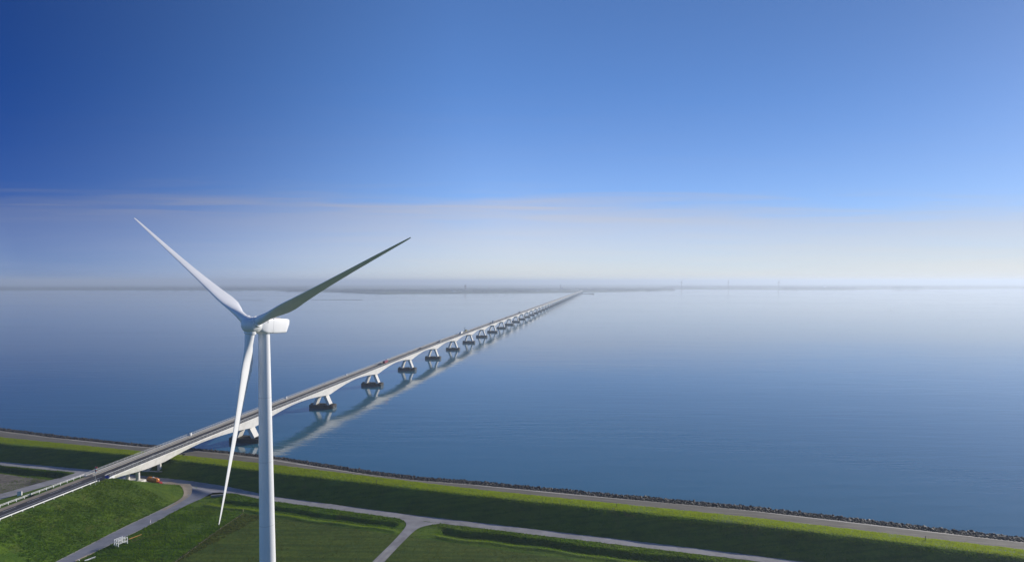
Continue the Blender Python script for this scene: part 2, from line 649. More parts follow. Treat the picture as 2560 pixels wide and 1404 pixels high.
def t_grass(s):
    return np.interp(s, [-3000, -280, -99, 10, 115, 201, 320, 3000], [-30, 27.3, 22.6, 25.2, 22.2, 24.1, 28, 86])


def t_crest(s):
    return np.interp(s, [-3000, -245, -158, -83, 15, 113, 194, 320, 3000], [-14, 44.0, 38.4, 40.4, 39.9, 37.2, 38.6, 43, 100])


def t_road(s):
    """far edge of the service road at the foot of the dike"""
    return np.interp(s, [-3000, -237, -182, -151, -122, -100, -81, -72, -40, -9, 20, 113, 200, 320, 3000],
                     [-3, 54.7, 50.6, 49.8, 48.6, 49.6, 52.4, 53.6, 53.6, 53.9, 52.9, 50.5, 51.5, 55, 112])


def deck_z(a):
    return np.interp(a, [-900, -230, -105, 0, 95, 190, 285, 380, 9000], [5.0, 12.9, 13.05, 14.3, 15.3, 16.2, 17.0, 17.6, 17.7])


def sstep(x, a, b):
    q = np.clip((x - a) / (b - a), 0, 1)
    return q * q * (3 - 2 * q)


def ditch(s, t, s0, s1, tc_, hw, depth, wob=0.0):
    end = 2.2
    ends = np.minimum(np.clip((s - s0) / end, 0, 1), np.clip((s1 - s) / end, 0, 1))
    cross = np.clip((hw - np.abs(t - tc_ - wob)) / (hw * 0.62), 0, 1)
    return depth * np.minimum(cross, 1.0) * ends


def lump(x, y, sc_, seed):
    r = np.random.default_rng(seed)
    z = 0
    for k in range(5):
        a = r.uniform(0, 2 * np.pi)
        w = sc_ * r.uniform(0.6, 1.7)
        z = z + np.sin((x * np.cos(a) + y * np.sin(a)) * w + r.uniform(0, 6.28))
    return z / 5


def height(x, y):
    s, t = st_of(x, y)
    tw, tg, tcr, tr = t_water(s), t_grass(s), t_crest(s), t_road(s)
    toe = tr - 0.9
    wig = 0.35 * np.sin(s * 0.23) + 0.3 * np.sin(s * 0.071 + 1.3)
    z = -3.0 + 3.0 * np.clip((t - (tw - 14)) / 14, 0, 1)
    z = z + 2.0 * np.clip((t - tw) / 9.0, 0, 1)
    z = z + 4.0 * np.clip((t - tw - 9.0) / (tg - tw - 9.0), 0, 1)
    z = z + 3.0 * np.clip((t - tg) / (tcr - 1.5 - tg), 0, 1) ** 0.85
    z = z - 5.0 * sstep(np.clip((t - tcr - wig) / (toe - tcr), -0.2, 1.2), -0.04, 1.02) * 0.45 \
          - 5.0 * 0.55 * np.clip((t - tcr - wig) / (toe - tcr), 0, 1)
    wob = 0.5 * np.sin(s * 0.11) + 0.35 * np.sin(s * 0.31 + 2)
    z = z - ditch(s, t, -93, -8.2, 65.4 + 0.012 * (s + 50), 3.3, 0.85, wob)
    z = z - ditch(s, t, 7.5, 900, 64.4 - 0.02 * s, 3.4, 1.15, wob)
    z = z - ditch(s, t, -900, -183, 61.6 + (-(s + 183)) * 0.03, 4.0, 1.7, wob)
    # low bank on the field side of the ditches
    z = z + 0.35 * np.exp(-((t - 70.2 - wob) / 1.0) ** 2) * ((s > -93) & (s < -6))
    z = z + 0.35 * np.exp(-((t - 69.2 + 0.02 * s - wob) / 1.0) ** 2) * (s > 9)
    # embankment of the bridge road
    a, off = ab_of(x, y)
    top = deck_z(a) - 0.12
    e = np.minimum(top - np.maximum(0, off - 6.6) / 3.1, top - np.maximum(0, -off - 7.4) / 2.4)
    e = np.minimum(e, top - np.maximum(0, a + 104.5) / 2.0)
    e = np.where(a > -60, -99, e)
    # keep the service road free where it runs through under the bridge
    clear = sstep(t, tr + 4.9, tr + 6.5)
    e = np.where((t < tr + 6.5) & (e > 4.0), 4.0 + (e - 4.0) * clear, e)
    e = np.where(t < tr + 4.9, -99, e)
    z = np.maximum(z, np.where(e > 3.0, e, -99))
    # uneven ground away from hard surfaces
    soft = sstep(t, tr + 6, tr + 9)
    z = z + soft * (0.07 * lump(x, y, 0.35, 3) + 0.10 * lump(x, y, 0.09, 4))
    z = z + (t > tg) * (t < tr - 2) * 0.06 * lump(x, y, 0.5, 5)
    return z
#END_TERRAIN


def H(x, y):
    return float(height(np.array([x]), np.array([y]))[0])


def grid_mesh(name, X, Y, Z, mat, zone=None):
    n, m = X.shape
    me = bpy.data.meshes.new(name)
    co = np.stack([X, Y, Z], -1).reshape(-1, 3).astype(np.float32)
    idx = np.arange(n * m).reshape(n, m)
    q = np.stack([idx[:-1, :-1], idx[1:, :-1], idx[1:, 1:], idx[:-1, 1:]], -1).reshape(-1, 4)
    # orient upwards
    p = co[q[0]]
    if np.cross(p[1] - p[0], p[2] - p[0])[2] < 0:
        q = q[:, ::-1]
    me.vertices.add(len(co))
    me.vertices.foreach_set('co', co.ravel())
    me.loops.add(q.size)
    me.loops.foreach_set('vertex_index', q.ravel().astype(np.int32))
    me.polygons.add(len(q))
    me.polygons.foreach_set('loop_start', np.arange(0, q.size, 4, dtype=np.int32))
    me.polygons.foreach_set('loop_total', np.full(len(q), 4, dtype=np.int32))
    me.polygons.foreach_set('use_smooth', np.ones(len(q), dtype=bool))
    if zone is not None:
        at = me.color_attributes.new('zone', 'FLOAT_COLOR', 'POINT')
        at.data.foreach_set('color', zone.reshape(-1, 4).astype(np.float32).ravel())
    me.materials.append(mat)
    me.update()
    me.validate()
    return me


def spaced(pairs):
    out = []
    for a, b, step in pairs:
        out += list(np.arange(a, b, step))
    out.append(pairs[-1][1])
    return np.array(out)


# ================================================================== setting
# ---- ground: meadow, dike and embankment in one sheet
gs = spaced([(-2600, -900, 60), (-900, -420, 8), (-420, -340, 2), (-340, 250, 0.75), (250, 320, 2), (320, 900, 8), (900, 2600, 60)])
gt = spaced([(-16, 0, 1.5), (0, 20, 1.0), (20, 74, 0.5), (74, 140, 0.8), (140, 200, 3), (200, 900, 20), (900, 3000, 70)])
S, T = np.meshgrid(gs, gt, indexing='ij')
GX, GY = xy_of(S, T)
GZ = height(GX, GY)
tg_, tw_, tr_ = t_grass(S), t_water(S), t_road(S)
zone = np.zeros(S.shape + (4,))
zone[..., 3] = 1
zone[..., 0] = 1 - sstep(T, tg_ - 0.9, tg_ + 0.9)
A_, OFF_ = ab_of(GX, GY)
soil = ((T > 66.5 + (-(S + 183)) * 0.03) & (S < -176 - (T - 68) * -0.32)).astype(float) * (OFF_ < -38)
zone[..., 1] = soil
wob_ = 0.8 * np.sin(S * 0.2) + 0.6 * np.sin(S * 0.043)
dryf = sstep(T, 70.5, 72.5) * (S > -69 + (T - 87) * 0.2)
zone[..., 2] = dryf * 0.8
g = link('ground', grid_mesh('ground', GX, GY, GZ, M['ground'], zone))
tag(g, 'grassy sea dike with green meadows and ditches behind it', kind='structure')

# ---- sea
sea = MB().add([(-30000, -3000, 0), (30000, -3000, 0), (30000, 36000, 0), (-30000, 36000, 0)], [(0, 1, 2, 3)]).build('sea', M['water'])
tag(sea, 'calm blue estuary water with fine ripples', kind='structure')


# ---- roads: strips draped on the ground
def strip(name, left, right, mat, lift, label, n=1, kind='structure', zfix=None, parent=None, across=4):
    """left / right: polylines of equal length"""
    L, R = np.array(left, float), np.array(right, float)
    k = np.linspace(0, 1, across + 1)[None, :, None]
    P = L[:, None, :] * (1 - k) + R[:, None, :] * k
    Zz = height(P[..., 0], P[..., 1]) if zfix is None else np.broadcast_to(zfix, P.shape[:2])
    if zfix is None:
        Zz = np.maximum(Zz, Zz.max(axis=1, keepdims=True) - 0.25)
    me = grid_mesh(name, P[..., 0], P[..., 1], Zz + lift, mat)
    o = link(name, me, parent)
    if label:
        tag(o, label, kind=kind)
    return o


ss = np.arange(-420, 330, 1.5)
tf = t_road(ss)
wid = np.interp(ss, [-420, -230, -185, -178, -160, -120, -70, 0, 30, 120, 330], [4.6, 4.7, 4.8, 8.5, 8.0, 5.2, 4.4, 4.5, 4.6, 4.2, 4.6])
edge_n = 0.12 * np.sin(ss * 0.9) + 0.1 * np.sin(ss * 2.3 + 1)
lx = np.stack(xy_of(ss, tf + edge_n), -1)
rx_ = np.stack(xy_of(ss, tf + wid + edge_n[::-1]), -1)
strip('dike_road', lx, rx_, M['service'], 0.06, 'pale grey service road along the foot of the dike')


def resample(pts, step=1.2):
    pts = np.array(pts, float)
    d = np.r_[0, np.cumsum(np.hypot(*np.diff(pts, axis=0).T))]
    q = np.linspace(0, d[-1], max(3, int(d[-1] / step)))
    return np.stack([np.interp(q, d, pts[:, 0]), np.interp(q, d, pts[:, 1])], -1)


def smooth_poly(pts, it=3):
    p = np.array(pts, float)
    for _ in range(it):                          # chaikin
        q = [p[0]]
        for a, b in zip(p[:-1], p[1:]):
            q += [a * 0.75 + b * 0.25, a * 0.25 + b * 0.75]
        q.append(p[-1])
        p = np.array(q)
    return p


def pair(left, right, n):
    def rs(p):
        p = smooth_poly(p)
        d = np.r_[0, np.cumsum(np.hypot(*np.diff(p, axis=0).T))]
        q = np.linspace(0, d[-1], n)
        return np.stack([np.interp(q, d, p[:, 0]), np.interp(q, d, p[:, 1])], -1)
    return rs(left), rs(right)


# grey lane curving out from the junction under the bridge
l1, r1 = pair([(-166, 70), (-147.4, 188.1), (-143.5, 213.5), (-139.5, 231.3), (-137.8, 240.5), (-137.6, 247.5), (-139.5, 253.5), (-144.5, 258.2), (-154, 263.6)],
              [(-160, 70), (-141.7, 188.1), (-137.5, 204), (-134.2, 222), (-132.2, 237), (-129.6, 244.5), (-126, 249.6), (-119.5, 250.2), (-112, 249.0)], 140)
strip('farm_lane', l1, r1, M['lane'], 0.075, 'bluish grey lane running up to the road junction', across=6)
# pale gravel shoulder inside the bend
l1b, r1b = pair([(-139.6, 231.3), (-138.2, 239.6), (-138.5, 246.5), (-141.2, 251.5), (-147, 255.9), (-157, 261.5)],
                [(-137.5, 231.3), (-136, 240.5), (-136.2, 248.3), (-139, 254.6), (-145, 259.6), (-155, 265.3)], 50)
strip('gravel_shoulder', l1b, r1b, M['path'], 0.085, 'pale gravel shoulder on the inside of the lane bend')
for k, (P, q) in enumerate(((l1[:118], 0.32), (r1[:112], 0.28))):
    d = np.gradient(P, axis=0)
    nn = np.stack([d[:, 1], -d[:, 0]], -1)
    nn /= np.hypot(*nn.T)[:, None]
    strip('lane_edge', P - nn * q, P + nn * q, M['strip'], 0.095,
          'thin pale edge along the left of the grey lane' if k == 0 else 'thin pale edge along the right of the grey lane', across=1)
# field track
l2, r2 = pair([(-52, 120), (-46.4, 180), (-45.3, 188.1), (-41.7, 201.8), (-39.8, 212), (-39.2, 217.0), (-40.2, 220.4), (-43.5, 223.6)],
              [(-48.2, 120), (-42.6, 180), (-41.4, 188.1), (-38.2, 201.8), (-35.8, 211.2), (-34.4, 214.6), (-31.4, 217.0), (-26.5, 218.4)], 90)
strip('field_track', l2, r2, M['service'], 0.075, 'short pale concrete track joining the dike road between the ditches', across=4)
d = np.gradient(l2[:66], axis=0)
nn = np.stack([d[:, 1], -d[:, 0]], -1)
nn /= np.hypot(*nn.T)[:, None]
for q, nm in ((1.0, 'left'), (2.9, 'right')):
    P = l2[:66] + nn * q
    strip('wheel_track', P - nn * 0.42, P + nn * 0.42, M['strip'], 0.09, 'pale worn %s wheel track on the concrete field track' % nm, across=1)
# side road leaving the dike road left of the embankment
l3, r3 = pair([(-207.5, 282), (-206.6, 277), (-208, 272), (-213, 262), (-222, 240), (-240, 200)],
              [(-196, 280), (-197, 275), (-201, 268), (-206, 259), (-215, 237), (-233, 197)], 60)
strip('side_road', l3, r3, M['service'], 0.075, 'pale side road branching off left of the bridge embankment', across=4)
# pale kerb strip above the rocks
sp = np.arange(-420, 330, 1.5)
o9 = t_water(sp) + 9.0
strip('kerb_strip', np.stack(xy_of(sp, o9), -1), np.stack(xy_of(sp, o9 + 1.3 + 0.4 * np.sin(sp * 0.05)), -1), M['strip'], 0.06,
      'pale concrete strip between the rocks and the grey revetment', across=2)


# ================================================================== bridge
bridge = empty('road_bridge', (*bxy(-104), 0))
tag(bridge, 'long white concrete bridge on A-shaped piers crossing the water to the far shore', 'bridge')
BINV = Matrix.Translation(-Vector((*bxy(-104), 0)))
A_END = 4790.0


def bpart(name, me, k=None):
    o = link(name, me, bridge)
    o.location = -Vector((*bxy(-104), 0))
    return o


def cross_ring(a, depth, zt):
    """girder section, right handed loop"""
    w, b = 5.78, 5.25
    pts = [(-6.0, zt), (6.0, zt), (6.0, zt - 0.38), (w, zt - 0.62), (b, zt - depth), (-b, zt - depth), (-w, zt - 0.62), (-6.0, zt - 0.38)]
    return [(*bxy(a, o), z) for o, z in pts]


def girder(samples, depths):
    mb = MB()
    mb.rings([cross_ring(a, d, float(deck_z(a))) for a, d in zip(samples, depths)])
    return mb.mesh('girder', M['concrete'])


def depth_at(u):                          # u = distance from pier axis
    u = max(0.0, abs(u) - 2.6)
    k = 1 - u / 44.9
    return 1.7 + (5.3 - 1.7) * max(0, k) ** 1.75


us = [-47.47, -42, -36, -30, -25, -20, -16, -12, -9, -6, -4, -2.6, 2.6, 4, 6, 9, 12, 16, 20, 25, 30, 36, 42, 47.47]
N_PIER = 50
for k in range(N_PIER):
    a0 = 95.0 * k
    sel = us if k < 14 else us[::2] + [us[-1]] if len(us) % 2 == 0 else us
    if k >= 14:
        sel = [-47.47, -36, -25, -16, -9, -2.6, 2.6, 9, 16, 25, 36, 47.47]
    bpart('girder', girder([a0 + u for u in sel], [depth_at(u) for u in sel]))
ea = [-104, -101, -95, -90, -84, -78, -72, -66, -60, -54, -47.53]
ed = [1.3, 1.5, 2.1, 2.7, 3.3, 3.45, 3.5, 2.9, 2.35, 1.95, 1.70]
bpart('girder', girder(ea, ed))


def long_strip(name, o0, o1, z0, z1, mat, a0, a1, step=9.5):
    """box-shaped band along the deck between two offsets"""
    mb = MB()
    aa = np.linspace(a0, a1, max(2, int((a1 - a0) / step)))
    rings = []
    for a in aa:
        z = float(deck_z(a))
        rings.append([(*bxy(a, o0), z + z0), (*bxy(a, o0), z + z1), (*bxy(a, o1), z + z1), (*bxy(a, o1), z + z0)])
    mb.rings(rings)
    return mb.mesh(name, mat)


bpart('roadway', long_strip('roadway', -2.0, 3.45, -0.3, 0.03, M['asphalt'], -104, A_END))
bpart('cycle_path', long_strip('cycle_path', -5.35, -2.35, -0.3, 0.12, M['path'], -104, A_END))
bpart('walkway', long_strip('walkway', 3.85, 5.78, -0.3, 0.10, M['walkdark'], -104, A_END))
bpart('kerb', long_strip('kerb', -2.33, -2.02, -0.3, 0.20, M['strip'], -104, A_END))
bpart('kerb', long_strip('kerb', 3.47, 3.83, -0.3, 0.16, M['walkdark'], -104, A_END))
bpart('parapet', long_strip('parapet', 5.8, 6.06, -0.42, 0.18, M['concrete'], -104, A_END))
bpart('parapet', long_strip('parapet', -6.06, -5.37, -0.42, 0.18, M['concrete'], -104, A_END))


def rail_mesh(off, heights, size, post_step, post_h, a0, a1, mat, zbase=0.1, name='railing'):
    mb = MB()
    aa = np.linspace(a0, a1, max(2, int((a1 - a0) / 19)))
    for h in heights:
        rings = []
        for a in aa:
            z = float(deck_z(a)) + zbase + h
            w, t = size
            rings.append([(*bxy(a, off - w), z - t), (*bxy(a, off - w), z + t), (*bxy(a, off + w), z + t), (*bxy(a, off + w), z - t)])
        mb.rings(rings)
    for a in np.arange(a0 + 0.6, min(a1, a0 + 900), post_step):
        z = float(deck_z(a)) + zbase
        x, y = bxy(a, off)
        r = 0.05
        mb.add([(x - r, y - r, z), (x + r, y - r, z), (x + r, y + r, z), (x - r, y + r, z),
                (x - r, y - r, z + post_h), (x + r, y - r, z + post_h), (x + r, y + r, z + post_h), (x - r, y + r, z + post_h)],
               [(0, 1, 5, 4), (1, 2, 6, 5), (2, 3, 7, 6), (3, 0, 4, 7)])
    return mb.mesh(name, mat)


bpart('railing', rail_mesh(-5.85, (1.0, 0.72, 0.44), (0.035, 0.045), 2.0, 1.0, -104, A_END, M['galv'], 0.21))
bpart('railing', rail_mesh(5.88, (0.95, 0.5), (0.03, 0.035), 2.4, 0.95, -104, A_END, M['galv'], 0.21))
bpart('crash_barrier', rail_mesh(3.65, (0.62,), (0.05, 0.15), 3.2, 0.7, -104, A_END, M['galv'], 0.15, 'crash_barrier'))
bpart('crash_barrier', rail_mesh(-2.18, (0.62,), (0.05, 0.15), 3.2, 0.7, -104, A_END, M['galv'], 0.19, 'crash_barrier'))
for a in np.arange(-100, 900, 12.0):
    mk = MB()
    z0, z1 = float(deck_z(a)) + 0.034, float(deck_z(a + 3)) + 0.034
    mk.add([(*bxy(a, 0.65), z0), (*bxy(a, 0.80), z0), (*bxy(a + 3, 0.80), z1), (*bxy(a + 3, 0.65), z1)], [(0, 1, 2, 3)])
    bpart('lane_dash', mk.mesh('lane_dash', M['mark']))

# piers: footing with two slab legs
proto = {}


def pier_meshes(ztop):
    key = round(ztop, 2)
    if key in proto:
        return proto[key]
    f = MB()                                  # footing beam with three drum heads
    bev = 0.5
    plan = [(-9.4, -3.3), (-8.6, -4.2), (8.6, -4.2), (9.4, -3.3), (9.4, 3.3), (8.6, 4.2), (-8.6, 4.2), (-9.4, 3.3)]
    f.rings([[(x, y, -3.5) for x, y in plan], [(x, y, 2.35) for x, y in plan], [(x * 0.975, y * 0.95, 2.6) for x, y in plan]])
    for cx, rr, hh in ((-7.4, 2.2, 3.15), (0, 2.1, 3.1), (7.4, 2.2, 3.15)):
        f.lathe([(rr, 2.4), (rr, hh - 0.15), (rr - 0.2, hh)], 20, off=(cx, 0, 0))
    fm = f.mesh('footing', M['footing'])
    legs = []
    zb = 2.3
    for s in (-1, 1):
        L = MB()
        xo, xt = 6.9 * s, 3.3 * s
        wb, wt = 2.3, 2.1
        dl = 2.45
        ring = lambda xc, w, z, d: [(xc - w / 2, -d, z), (xc + w / 2, -d, z), (xc + w / 2, d, z), (xc - w / 2, d, z)]
        L.rings([ring(xo - s * wb / 2, wb, zb, dl), ring(xt - s * wt / 2, wt, ztop, dl)])
        legs.append(L.mesh('leg', M['concrete']))
    c = MB()                                   # short head joining the legs
    c.rings([[(-3.0 - q, -2.35, z), (3.0 + q, -2.35, z), (3.0 + q, 2.35, z), (-3.0 - q, 2.35, z)] for q, z in ((0.35, ztop - 1.3), (0.1, ztop))])
    proto[key] = (fm, legs, c.mesh('pier_head', M['concrete']))
    return proto[key]


BROT = -atan2(BD[0], BD[1])
for k in range(N_PIER):
    a = 95.0 * k
    zt = float(deck_z(a)) - 5.25
    fm, legs, hd = pier_meshes(zt)
    x, y = bxy(a)
    p = link('pier', fm, bridge)
    p.location = Vector((x, y, 0)) - Vector((*bxy(-104), 0))
    p.rotation_euler = (0, 0, BROT)
    for lm in legs:
        link('leg', lm, p)
    link('pier_head', hd, p)

# land bents: two round columns on a slab
for a, zs in ((-84.0, 4.3), (-71.0, 4.6)):
    x, y = bxy(a, -1.2)
    zt = float(deck_z(a)) - 3.3
    f = MB().box(-5.4, 5.4, -1.7, 1.7, -2.2, 0.75, 0.12)
    p = f.build('bent_footing', M['concrete'], bridge)
    p.location = Vector((x, y, zs)) - Vector((*bxy(-104), 0))
    p.rotation_euler = (0, 0, BROT)
    for ox in (-2.6, 2.6):
        c = MB().lathe([(0.85, 0.7), (0.85, zt - zs + 0.1)], 24, off=(ox, 0, 0))
        c.build('column', M['concrete'], p, smooth=True, angle=50)
# abutment wall and wing
ab = MB()
ab.box(-6.1, 6.1, -3.0, 0.2, 4, 11.3)
p = ab.build('abutment', M['concrete'], bridge)
p.location = Vector((*bxy(-103.6), 0)) - Vector((*bxy(-104), 0))
p.rotation_euler = (0, 0, BROT)

# ================================================================== approach road on the embankment
A0 = -420.0


def appr(name, o0, o1, lift, mat, a0=A0, a1=-104.05, label=None, step=3.0):
    aa = np.arange(a0, a1, step)
    aa = np.r_[aa, a1]
    L = np.stack(bxy(aa, np.full(len(aa), o0)), -1)
    R = np.stack(bxy(aa, np.full(len(aa), o1)), -1)
    z = np.repeat(deck_z(aa)[:, None], 3, 1)
    return strip(name, L, R, mat, lift, label, zfix=z, across=2)


appr('approach_road', -2.0, 5.4, 0.03, M['asphalt'], label='dark asphalt road climbing onto the bridge')
appr('cycle_path', -4.7, -2.02, 0.035, M['path'], label='tan cycle path beside the dark approach road')
ml = MB()
aa = np.arange(A0, -104, 6.0)
for o0, o1 in ((2.15, 2.45),):
    for q in aa:
        q1 = min(q + 6.0, -104.0)
        ml.add([(*bxy(q, o0), deck_z(q) + 0.036), (*bxy(q, o1), deck_z(q) + 0.036), (*bxy(q1, o1), deck_z(q1) + 0.036), (*bxy(q1, o0), deck_z(q1) + 0.036)], [(0, 1, 2, 3)])
tag(ml.build('road_line', M['mark']), 'solid white line along the approach road', kind='structure')
for i, q in enumerate(np.arange(-178.5, -107, 9.0)):
    dm = MB().add([(*bxy(q, -1.02), deck_z(q) + 0.036), (*bxy(q, -0.82), deck_z(q) + 0.036), (*bxy(q + 5, -0.82), deck_z(q + 5) + 0.036), (*bxy(q + 5, -1.02), deck_z(q + 5) + 0.036)], [(0, 1, 2, 3)])
    tag(dm.build('road_dash', M['mark']), 'white dash of the broken edge line on the approach road', kind='structure', group='road dashes')


def guard_rail(name, off, a0, a1, heights, size, step, mat, label, post_mat=None, ph=0.78):
    root = empty(name, (*bxy(a0, off), float(deck_z(a0))))
    tag(root, label, 'guard rail')
    org = Vector(root.location)
    for h in heights:
        mb = MB()
        aa = np.arange(a0, a1 + 0.1, 4.0)
        rings = []
        for a in aa:
            z = float(deck_z(a)) + h
            w, t = size
            rings.append([(*bxy(a, off - w), z - t), (*bxy(a, off - w), z + t), (*bxy(a, off + w), z + t), (*bxy(a, off + w), z - t)])
        mb.rings(rings)
        o = mb.build('rail_beam', mat, root)
        o.location = -org
    pm = MB().box(-0.07, 0.07, -0.07, 0.07, -0.5, ph).mesh('post', post_mat or mat)
    for a in np.arange(a0 + 1, a1, step):
        o = link('post', pm, root)
        o.location = Vector((*bxy(a, off - 0.13), float(deck_z(a)) - 0.1)) - org
    return root


guard_rail('guard_rail', 5.9, -230, -107.5, (0.62,), (0.06, 0.19), 4.0, M['white'], 'white guard rail along the grassy edge of the approach road')
guard_rail('guard_rail', -6.0, -260, -104, (0.95, 0.55), (0.05, 0.06), 3.0, M['white'], 'double white rail fence on the far side of the cycle path', ph=1.05)

# ================================================================== wind turbine
HUB = Vector((-51.81, 117.35, 85.95))
YAW, TILT, AZ0, CONE, BLEN = radians(198.53), radians(6.5), radians(34.08), radians(1.74), 39.0
axis = Vector((sin(YAW) * cos(TILT), cos(YAW) * cos(TILT), sin(TILT)))      # nose direction
e1 = axis.cross(Vector((0, 0, 1))).normalized()
e2 = e1.cross(axis).normalized()
back = Vector((-sin(YAW), -cos(YAW), 0))
TX, TY = HUB.x + back.x * 3.5, HUB.y + back.y * 3.5
gz = H(TX, TY)
turb = empty('wind_turbine', (TX, TY, gz))
tag(turb, 'tall white wind turbine with three long blades standing in front of the bridge', 'wind turbine')
torg = Vector((TX, TY, gz))
ztop = HUB.z - 2.05
prof = []
for i in range(13):
    q = i / 12
    prof.append((1.93 + (1.11 - 1.93) * q ** 0.95, -0.5 + (ztop - gz + 0.5) * q))
tower = MB().lathe(prof, 64).build('tower', M['paint'], turb, smooth=True, angle=40)
for q in (0.34, 0.67):
    r = 1.93 + (1.11 - 1.93) * q ** 0.95
    MB().lathe([(r + 0.004, -0.09), (r + 0.03, -0.06), (r + 0.03, 0.06), (r + 0.004, 0.09)], 64, cap0=False, cap1=False).build('flange', M['paint'], tower, loc=(0, 0, (ztop - gz) * q), smooth=True, angle=40)
for q in (0.17, 0.34, 0.505, 0.67, 0.835):
    r = 1.93 + (1.11 - 1.93) * q ** 0.95
    MB().lathe([(r - 0.01, -0.03), (r + 0.008, -0.03), (r + 0.008, 0.03), (r - 0.01, 0.03)], 64, cap0=False, cap1=False).build('section_joint', M['joint'], tower, loc=(0, 0, (ztop - gz) * q + 0.16))
MB().box(-0.5, 0.5, -2.12, -1.7, 0.6, 2.9).build('door', M['galv'], tower)
MB().lathe([(1.11, 0), (1.3, 0.08), (1.3, 0.42), (1.15, 0.5)], 48).build('yaw_ring', M['paint'], turb, loc=(0, 0, ztop - gz - 0.02), smooth=True, angle=35)

# nacelle, local frame: -y nose direction, z up
nrot = Matrix((( e1), (-axis), (e2))).transposed()      # columns: x=e1, y=-axis, z=e2


def place(o, origin):
    o.matrix_local = Matrix.Translation(Vector(origin) - torg) @ nrot.to_4x4()


nm = MB()


def nac_ring(y, w, zt, zb, r):
    """rounded rectangle section"""
    pts = []
    for cx, cz, a0 in ((w - r, zt - r, 0), (-w + r, zt - r, 90), (-w + r, zb + r, 180), (w - r, zb + r, 270)):
        for k in range(5):
            a = radians(a0 + k * 22.5)
            pts.append((cx + r * cos(a), y, cz + r * sin(a)))
    return pts


nm.rings([nac_ring(1.55, 1.30, 1.20, -1.35, 0.85), nac_ring(2.0, 1.46, 1.38, -1.48, 0.6), nac_ring(3.2, 1.55, 1.52, -1.55, 0.36), nac_ring(6.0, 1.57, 1.66, -1.42, 0.30),
          nac_ring(8.3, 1.53, 1.74, -1.24, 0.30), nac_ring(8.75, 1.50, 1.74, -1.14, 0.30), nac_ring(9.15, 1.48, 1.70, -0.15, 0.30), nac_ring(9.45, 1.42, 1.60, 0.35, 0.30)])
nac = nm.build('nacelle', M['paint'], turb, smooth=True, angle=38)
place(nac, HUB)
for y0, z0, w_, h_ in ((2.9, 0.55, 0.06, 0.5), (3.9, -0.9, 1.2, 0.035)):
    for sd in (-1, 1):
        MB().box(sd * 1.575 - 0.02, sd * 1.575 + 0.02, y0, y0 + w_, z0, z0 + h_).build('side_vent', M['galv'], nac)
rf = MB().box(-0.75, 0.75, 5.2, 7.6, 1.60, 1.84, 0.06).build('roof_hatch', M['dark'], nac)
MB().box(-1.575, 1.575, 4.55, 4.575, -1.45, 1.55).build('panel_seam', M['galv'], nac)
MB().tube((0.5, 8.4, 1.7), (0.5, 8.4, 2.6), 0.04, 0.03).build('wind_vane_mast', M['galv'], nac)
# spinner
sp_ = []
for i in range(13):
    a = (i / 12) * pi / 2
    sp_.append((max(0.02, 1.62 * sin(a)), -2.05 + 1.75 * (1 - cos(a))))
sp_ += [(1.66, 0.3), (1.64, 1.1), (1.5, 1.42)]
hub = MB().lathe(sp_, 48, axis='y').build('hub', M['paint'], turb, smooth=True, angle=40)
place(hub, HUB)
MB().lathe([(1.35, 1.40), (1.35, 1.62)], 40, axis='y').build('hub_gap', M['dark'], hub)


# blades: lofted along local z; y is thickness, x is chord
def blade_mesh():
    st = [(0.9, 0, 1), (1.9, 0.0, 1), (2.6, 0.04, 0.93), (4.0, 0.30, 0.66), (5.6, 0.72, 0.44), (7.4, 0.97, 0.33), (9.2, 1.0, 0.29), (12, 0.82, 0.27), (16, 0.63, 0.25),
          (20, 0.50, 0.25), (25, 0.375, 0.235), (30, 0.28, 0.22), (34, 0.205, 0.21), (36.8, 0.15, 0.20), (38.2, 0.11, 0.20), (38.8, 0.08, 0.16), (39.0, 0.03, 0.2)]
    n = 28
    rings = []
    for r, w, th in st:
        c = 1.80 + (3.9 - 1.80) * w if r < 9.2 else 3.9 * w
        f = min(1.0, max(0.0, (r - 2.2) / 4.2))          # circle -> aerofoil
        tw = radians(5.0) * (1 - min(1, r / 30)) ** 1.6
        ring = []
        for i in range(n):
            a = 2 * pi * i / n
            cx, cy = cos(a), sin(a)
            xc, yc = cx * 0.9, cy * 0.9
            xa = (0.5 + 0.5 * cx) * c - 0.30 * c
            u = 0.5 + 0.5 * cx
            yt = 2.6 * th * c * (0.2969 * sqrt(u) - 0.126 * u - 0.3516 * u * u + 0.2843 * u ** 3 - 0.1036 * u ** 4)
            ya = (yt if cy >= 0 else -yt * 0.75) if abs(cy) > 1e-6 else 0.0
            x = xc * (1 - f) + xa * f
            y = yc * (1 - f) + ya * f
            ring.append((x * cos(tw) - y * sin(tw), x * sin(tw) + y * cos(tw) - 0.0004 * r * r, r))
        rings.append(ring)
    return MB().rings(rings).mesh('blade', M['paint'], smooth=True, angle=60)


bm_ = blade_mesh()
col_m = MB().lathe([(0.98, 1.15), (1.12, 1.2), (1.12, 1.75), (0.95, 1.85)], 36).mesh('blade_collar', M['paint'], smooth=True, angle=35)
PITCH_B = radians(15)
for k in range(3):
    t = AZ0 + k * 2 * pi / 3
    d = ((e1 * cos(t) + e2 * sin(t)) * cos(CONE) + axis * sin(CONE)).normalized()
    # blades are feathered: chord along the rotor axis, trailing edge to the tail
    tang = d.cross(axis).normalized()
    xch = (-axis * cos(PITCH_B) + tang * sin(PITCH_B)).normalized()
    xch = (xch - d * xch.dot(d)).normalized()
    yth = d.cross(xch)
    mtx = Matrix((xch, yth, d)).transposed()
    b = link('blade', bm_, turb)
    b.matrix_local = Matrix.Translation(HUB - torg) @ mtx.to_4x4()
    link('blade_collar', col_m, b)

